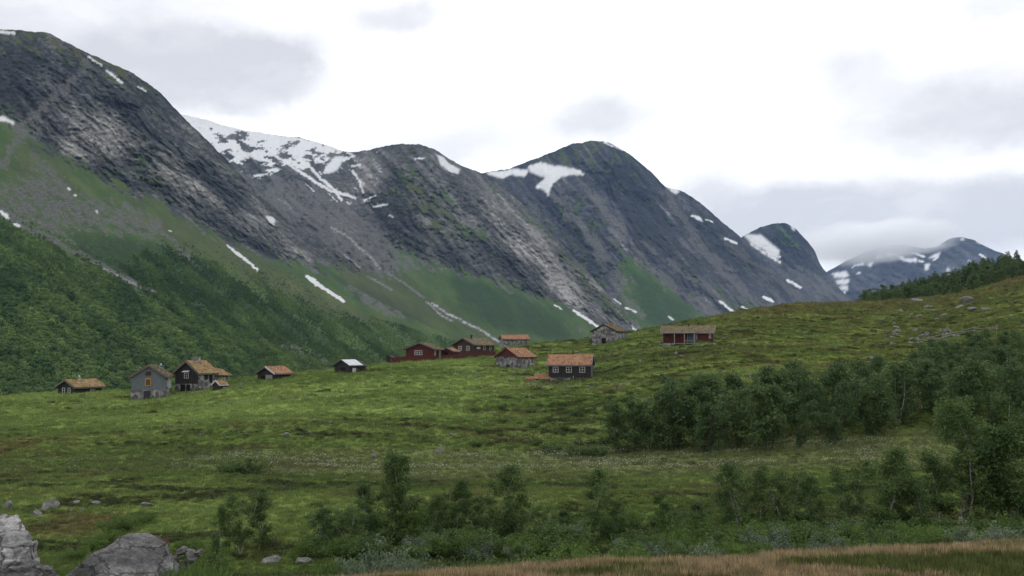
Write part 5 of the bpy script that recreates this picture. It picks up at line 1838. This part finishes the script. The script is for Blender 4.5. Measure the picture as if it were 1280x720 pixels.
# ------------------------------------------------------------------ ground cover (nobody could count it)
def tuft_source(name, kind, seed):
    r = np.random.default_rng(seed)
    if kind == 'grass':
        V, Fc, T = [], [], []
        for i in range(26):
            a = r.random() * 6.28; q = .5 * math.sqrt(r.random())
            b = np.array([cos(a) * q, sin(a) * q, -.05])
            d = r.random() * 6.28
            s = np.array([cos(d), sin(d), 0]) * r.uniform(.03, .055)
            tip = b + np.array([r.normal(0, .16), r.normal(0, .16), r.uniform(.35, 1.0)])
            k = len(V)
            V += [b - s, b + s, tip]; Fc.append((k, k + 1, k + 2)); T += [r.uniform(.2, .8)] * 3
        me = mesh_np(name, V, Fc, {'leaf_tone': ('POINT', np.stack([T] * 3, 1))}, smooth=False)
    elif kind == 'cotton':
        V, Fc, T = [], [], []
        for i in range(7):
            a = r.random() * 6.28; q = .5 * math.sqrt(r.random()); z = r.uniform(.25, .45)
            c = np.array([cos(a) * q, sin(a) * q, z]); k = len(V); s = r.uniform(.02, .036)
            V += [c + np.array(o) * s for o in ((1, 0, 0), (0, 1, 0), (-1, 0, 0), (0, -1, 0), (0, 0, 1.2), (0, 0, -1.2))]
            Fc += [(k, k + 1, k + 4), (k + 1, k + 2, k + 4), (k + 2, k + 3, k + 4), (k + 3, k, k + 4), (k + 1, k, k + 5), (k + 2, k + 1, k + 5), (k + 3, k + 2, k + 5), (k, k + 3, k + 5)]
            T += [.6] * 6
        me = mesh_np(name, V, Fc, {'leaf_tone': ('POINT', np.stack([T] * 3, 1))}, smooth=False)
    elif kind == 'heath':
        a = r.random(16) * 6.28; q = .62 * np.sqrt(r.random(16))
        cs = np.stack([np.cos(a) * q, np.sin(a) * q, .28 * (1 - q) + .08], 1)
        V, Fc, T = leaf_quads(cs, [.22] * 16, 7, .085, r, .7, .2, .6)
        me = mesh_np(name, V, Fc, {'leaf_tone': ('POINT', np.stack([T] * 3, 1))}, smooth=False)
    else:  # crown of a far tree
        n = 16
        a = r.random(n) * 6.28; z = r.uniform(.15, 1.0, n); q = .42 * np.sqrt(r.random(n)) * (1.15 - .6 * z)
        cs = np.stack([np.cos(a) * q, np.sin(a) * q, z], 1)
        V, Fc, T = leaf_quads(cs, [.24] * n, 10, .10, r, .9, .2, .5)
        T = np.clip(T * .7 + .25, 0, 1)
        me = mesh_np(name, V, Fc, {'leaf_tone': ('POINT', np.stack([T] * 3, 1))}, smooth=False)
    me.materials.append(M['tuft'])
    return bpy.data.objects.new(name, me)


def scatter(name, P, tint, scale, sources, label, zsq=None):
    n = len(P)
    me = bpy.data.meshes.new(name)
    me.vertices.add(n); me.vertices.foreach_set('co', np.asarray(P, np.float32).ravel())
    r = np.random.default_rng(n)
    def fa(nm, typ, arr, key):
        a = me.attributes.new(nm, typ, 'POINT'); a.data.foreach_set(key, np.ascontiguousarray(arr).ravel())
    fa('turn', 'FLOAT', (r.random(n) * 6.28).astype(np.float32), 'value')
    sc = np.stack([scale, scale, scale * (1 if zsq is None else zsq)], 1).astype(np.float32)
    fa('size', 'FLOAT_VECTOR', sc, 'vector')
    fa('pick', 'INT', r.integers(0, len(sources), n).astype(np.int32), 'value')
    fa('tint', 'FLOAT_COLOR', np.concatenate([np.clip(tint, 0, 1), np.ones((n, 1))], 1).astype(np.float32), 'color')
    o = link(name, me, M['tuft'], kind='stuff', label=label)
    ng = bpy.data.node_groups.new(name, 'GeometryNodeTree')
    ng.interface.new_socket('Geometry', in_out='INPUT', socket_type='NodeSocketGeometry')
    ng.interface.new_socket('Geometry', in_out='OUTPUT', socket_type='NodeSocketGeometry')
    N, L = ng.nodes, ng.links
    gi, go, jn = N.new('NodeGroupInput'), N.new('NodeGroupOutput'), N.new('GeometryNodeJoinGeometry')

    def named(nm, typ):
        q = N.new('GeometryNodeInputNamedAttribute'); q.data_type = typ; q.inputs['Name'].default_value = nm
        return [s for s in q.outputs if s.enabled and s.name == 'Attribute'][0]
    turn, size, pick = named('turn', 'FLOAT'), named('size', 'FLOAT_VECTOR'), named('pick', 'INT')
    cx = N.new('ShaderNodeCombineXYZ'); L.new(turn, cx.inputs['Z'])
    er = N.new('FunctionNodeEulerToRotation'); L.new(cx.outputs[0], er.inputs[0])
    for i, src in enumerate(sources):
        oi = N.new('GeometryNodeObjectInfo'); oi.inputs['Object'].default_value = src
        oi.inputs['As Instance'].default_value = True
        cp = N.new('FunctionNodeCompare'); cp.data_type = 'INT'; cp.operation = 'EQUAL'
        ins = [s for s in cp.inputs if s.enabled]
        L.new(pick, ins[0]); ins[1].default_value = i
        ip = N.new('GeometryNodeInstanceOnPoints')
        L.new(gi.outputs[0], ip.inputs['Points']); L.new(cp.outputs[0], ip.inputs['Selection'])
        L.new(oi.outputs['Geometry'], ip.inputs['Instance']); L.new(er.outputs[0], ip.inputs['Rotation']); L.new(size, ip.inputs['Scale'])
        L.new(ip.outputs[0], jn.inputs[0])
    L.new(jn.outputs[0], go.inputs[0])
    md = o.modifiers.new('scatter', 'NODES'); md.node_group = ng
    return o


def ground_cover():
    r = np.random.default_rng(77)
    G = [tuft_source('grass_tuft', 'grass', 600 + i) for i in range(4)]
    HT = [tuft_source('heath_tuft', 'heath', 610 + i) for i in range(4)]
    CT = [tuft_source('cotton_tuft', 'cotton', 620 + i) for i in range(2)]
    TR = [tuft_source('tree_clump', 'crown', 630 + i) for i in range(4)]

    def pts(n, d0, d1, p0=-40, p1=1320, power=1.0):
        u = r.random(n)
        D = np.exp(math.log(d0) + u * (math.log(d1) - math.log(d0))) if power else r.uniform(d0, d1, n)
        px = r.uniform(p0, p1, n)
        X = (px - 640) / F * D
        return px, X, D
    # grass over the whole meadow
    px, X, D = pts(95000, 27, 300)
    keep = D < np.interp(px, _T, _c_D) + 6
    px, X, D = px[keep], X[keep], D[keep]
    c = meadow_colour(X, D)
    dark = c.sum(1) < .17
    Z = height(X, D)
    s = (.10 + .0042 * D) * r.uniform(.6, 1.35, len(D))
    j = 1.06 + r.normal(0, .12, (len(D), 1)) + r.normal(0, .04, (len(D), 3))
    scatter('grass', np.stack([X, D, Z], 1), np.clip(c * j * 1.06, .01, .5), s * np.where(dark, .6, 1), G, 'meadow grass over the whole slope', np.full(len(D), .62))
    # heather, bilberry and moss mounds
    px, X, D = pts(70000, 27, 300)
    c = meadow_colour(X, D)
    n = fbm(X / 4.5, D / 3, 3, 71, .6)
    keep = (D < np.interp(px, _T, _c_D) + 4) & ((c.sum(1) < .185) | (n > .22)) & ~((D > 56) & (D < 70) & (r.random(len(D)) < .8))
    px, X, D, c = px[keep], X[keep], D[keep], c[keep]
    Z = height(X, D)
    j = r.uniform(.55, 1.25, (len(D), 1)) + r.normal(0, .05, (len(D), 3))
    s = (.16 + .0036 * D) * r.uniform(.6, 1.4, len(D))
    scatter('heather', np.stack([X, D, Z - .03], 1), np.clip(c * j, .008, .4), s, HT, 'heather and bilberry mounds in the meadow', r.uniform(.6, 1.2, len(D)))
    # cotton grass in the bog and pale flowers up the slope
    px, X, D = pts(30000, 48, 78)
    nb = 3 * fbm(X / 20, D / 9, 2, 5)
    dens = sstep(np.interp(px, [500, 700], [66, 71]), np.interp(px, [500, 700], [64, 67]), D + nb) * sstep(56, 59, D + nb) * sstep(-.1, .3, fbm(X / 9, D / 1.6, 3, 91)) * np.interp(px, [0, 200, 330, 520, 700, 1000, 1200], [.08, .12, .7, .6, .95, .95, .25])
    keep = r.random(len(D)) < dens * .8
    X1, D1 = X[keep], D[keep]
    px, X, D = pts(14000, 70, 150, 200, 1000)
    keep = r.random(len(D)) < .28 * sstep(.12, .4, fbm(X / 11, D / 5, 3, 95))
    X, D = np.concatenate([X1, X[keep]]), np.concatenate([D1, D[keep]])
    scatter('cotton_grass', np.stack([X, D, height(X, D)], 1), np.clip(np.array([.42, .42, .34]) * r.uniform(.6, 1.2, (len(D), 1)), 0, .75), (.45 + .004 * D) * r.uniform(.7, 1.2, len(D)), CT, 'white cotton grass along the bog')
    # verge: dry brown grass, greener patches
    n = 30000
    X = r.uniform(-8, 12, n); s_ = r.uniform(6.4, 10.3, n) ; Y = s_ + .215 * X
    g = sstep(.0, .3, fbm(X / 1.7, Y / .7, 3, 81) + .25 * sstep(0, 5, X) - .4 * sstep(8.7, 9.6, s_) + .3 * fbm(X / .5, Y / .3, 3, 83))
    tint = np.array([.29, .22, .125]) * (1 - g[:, None]) + np.array([.085, .105, .03]) * g[:, None]
    tint = np.clip(tint * r.uniform(.45, 1.4, (n, 1)), 0, .5)
    keep = ((X > -2.6) | (r.random(n) < .35)) & ((s_ > 6.7) | (r.random(n) < .3)) & (s_ < 9.95 + .9 * fbm(X / 1.1, Y / 1.1, 3, 87))
    P = np.stack([X, Y, height(X, Y)], 1)[keep]
    scatter('verge_grass', P, tint[keep], (r.uniform(.05, .12, n) * np.where(r.random(n) < .03, 1.4, 1))[keep], G, 'dry brown grass along the road verge', np.full(int(keep.sum()), 1.0))
    # grass and herbs on the bank behind the verge
    n = 22000
    X = r.uniform(-14, 18, n); s_ = r.uniform(11.3, 30, n); Y = s_ + .215 * X
    c = meadow_colour(X, Y) * r.uniform(.6, 1.3, (n, 1))
    scatter('bank_grass', np.stack([X, Y, height(X, Y)], 1), c, r.uniform(.25, .5, n) * sstep(10, 20, s_) + .08, G, 'rank green grass on the bank below the road')
    n = 1500
    px = r.uniform(-20, 275, n); D = r.uniform(7.6, 10.6, n)
    X = (px - 640) / F * D
    c = np.array([.08, .13, .032]) * r.uniform(.6, 1.4, (n, 1))
    scatter('boulder_grass', np.stack([X, D, height(X, D)], 1), c, r.uniform(.12, .3, n), G, 'green grass growing round the roadside boulders')
    # scrub woods on the apron of the left mountain
    PX, PY, P, cov, ton = R1
    n = 90000
    nr, nc = PX.shape
    ii = (r.random(n * 3) ** 1.0 * (nr * .72)).astype(int); jj = r.integers(0, nc, n * 3)
    dens = 1.3 * cov[ii, jj, 0] * (1 - cov[ii, jj, 2]) * (1 - cov[ii, jj, 1]) * np.clip(1.15 - 2.2 * ton[ii, jj, 2], 0, 1)
    px, py = PX[ii, jj], PY[ii, jj]
    line = np.interp(px, [-260, 0, 150, 200, 330, 430, 520, 640], [255, 268, 330, 300, 330, 372, 398, 430])
    dens = dens * sstep(-8, 30, py - line) * (.12 + .88 * sstep(-.22, .2, fbm((px * .79 + py * .62) / 60, (py * .79 - px * .62) / 13, 4, 311, .6)))
    k = (r.random(n * 3) < dens) & (px > -40) & (py < 506)
    ii, jj = ii[k][:n], jj[k][:n]
    p = P[ii, jj] + r.normal(0, 1.2, (len(ii), 3)) * np.array([1, 1, 0])
    p[:, 2] = P[ii, jj][:, 2] - .4
    xx, yy = PX[ii, jj], PY[ii, jj]
    q = 1.3 * fbm((xx * .79 + yy * .62) / 70, (yy * .79 - xx * .62) / 15, 4, 317, .6) + .5 * (ton[ii, jj, 1] - .5)
    t = sstep(-.45, .45, q)[:, None]
    tint = np.array([.045, .086, .03]) * (1 - t) + np.array([.115, .175, .055]) * t
    y = (r.random(len(ii)) < .05)[:, None]
    tint = np.where(y, tint * np.array([1.5, 1.35, 1.0]), tint) * r.uniform(.7, 1.3, (len(ii), 1))
    sz = r.uniform(1.5, 3.6, len(ii)) * np.interp(PY[ii, jj], [280, 400], [.7, 1.0]) * np.interp(PX[ii, jj], [180, 420], [1, .5]) * np.where(r.random(len(ii)) < .12, 1.45, 1)
    scatter('scrub_woodland', p, tint, sz, TR, 'birch scrub covering the foot of the mountain')
    print('scrub', len(ii))


ground_cover()
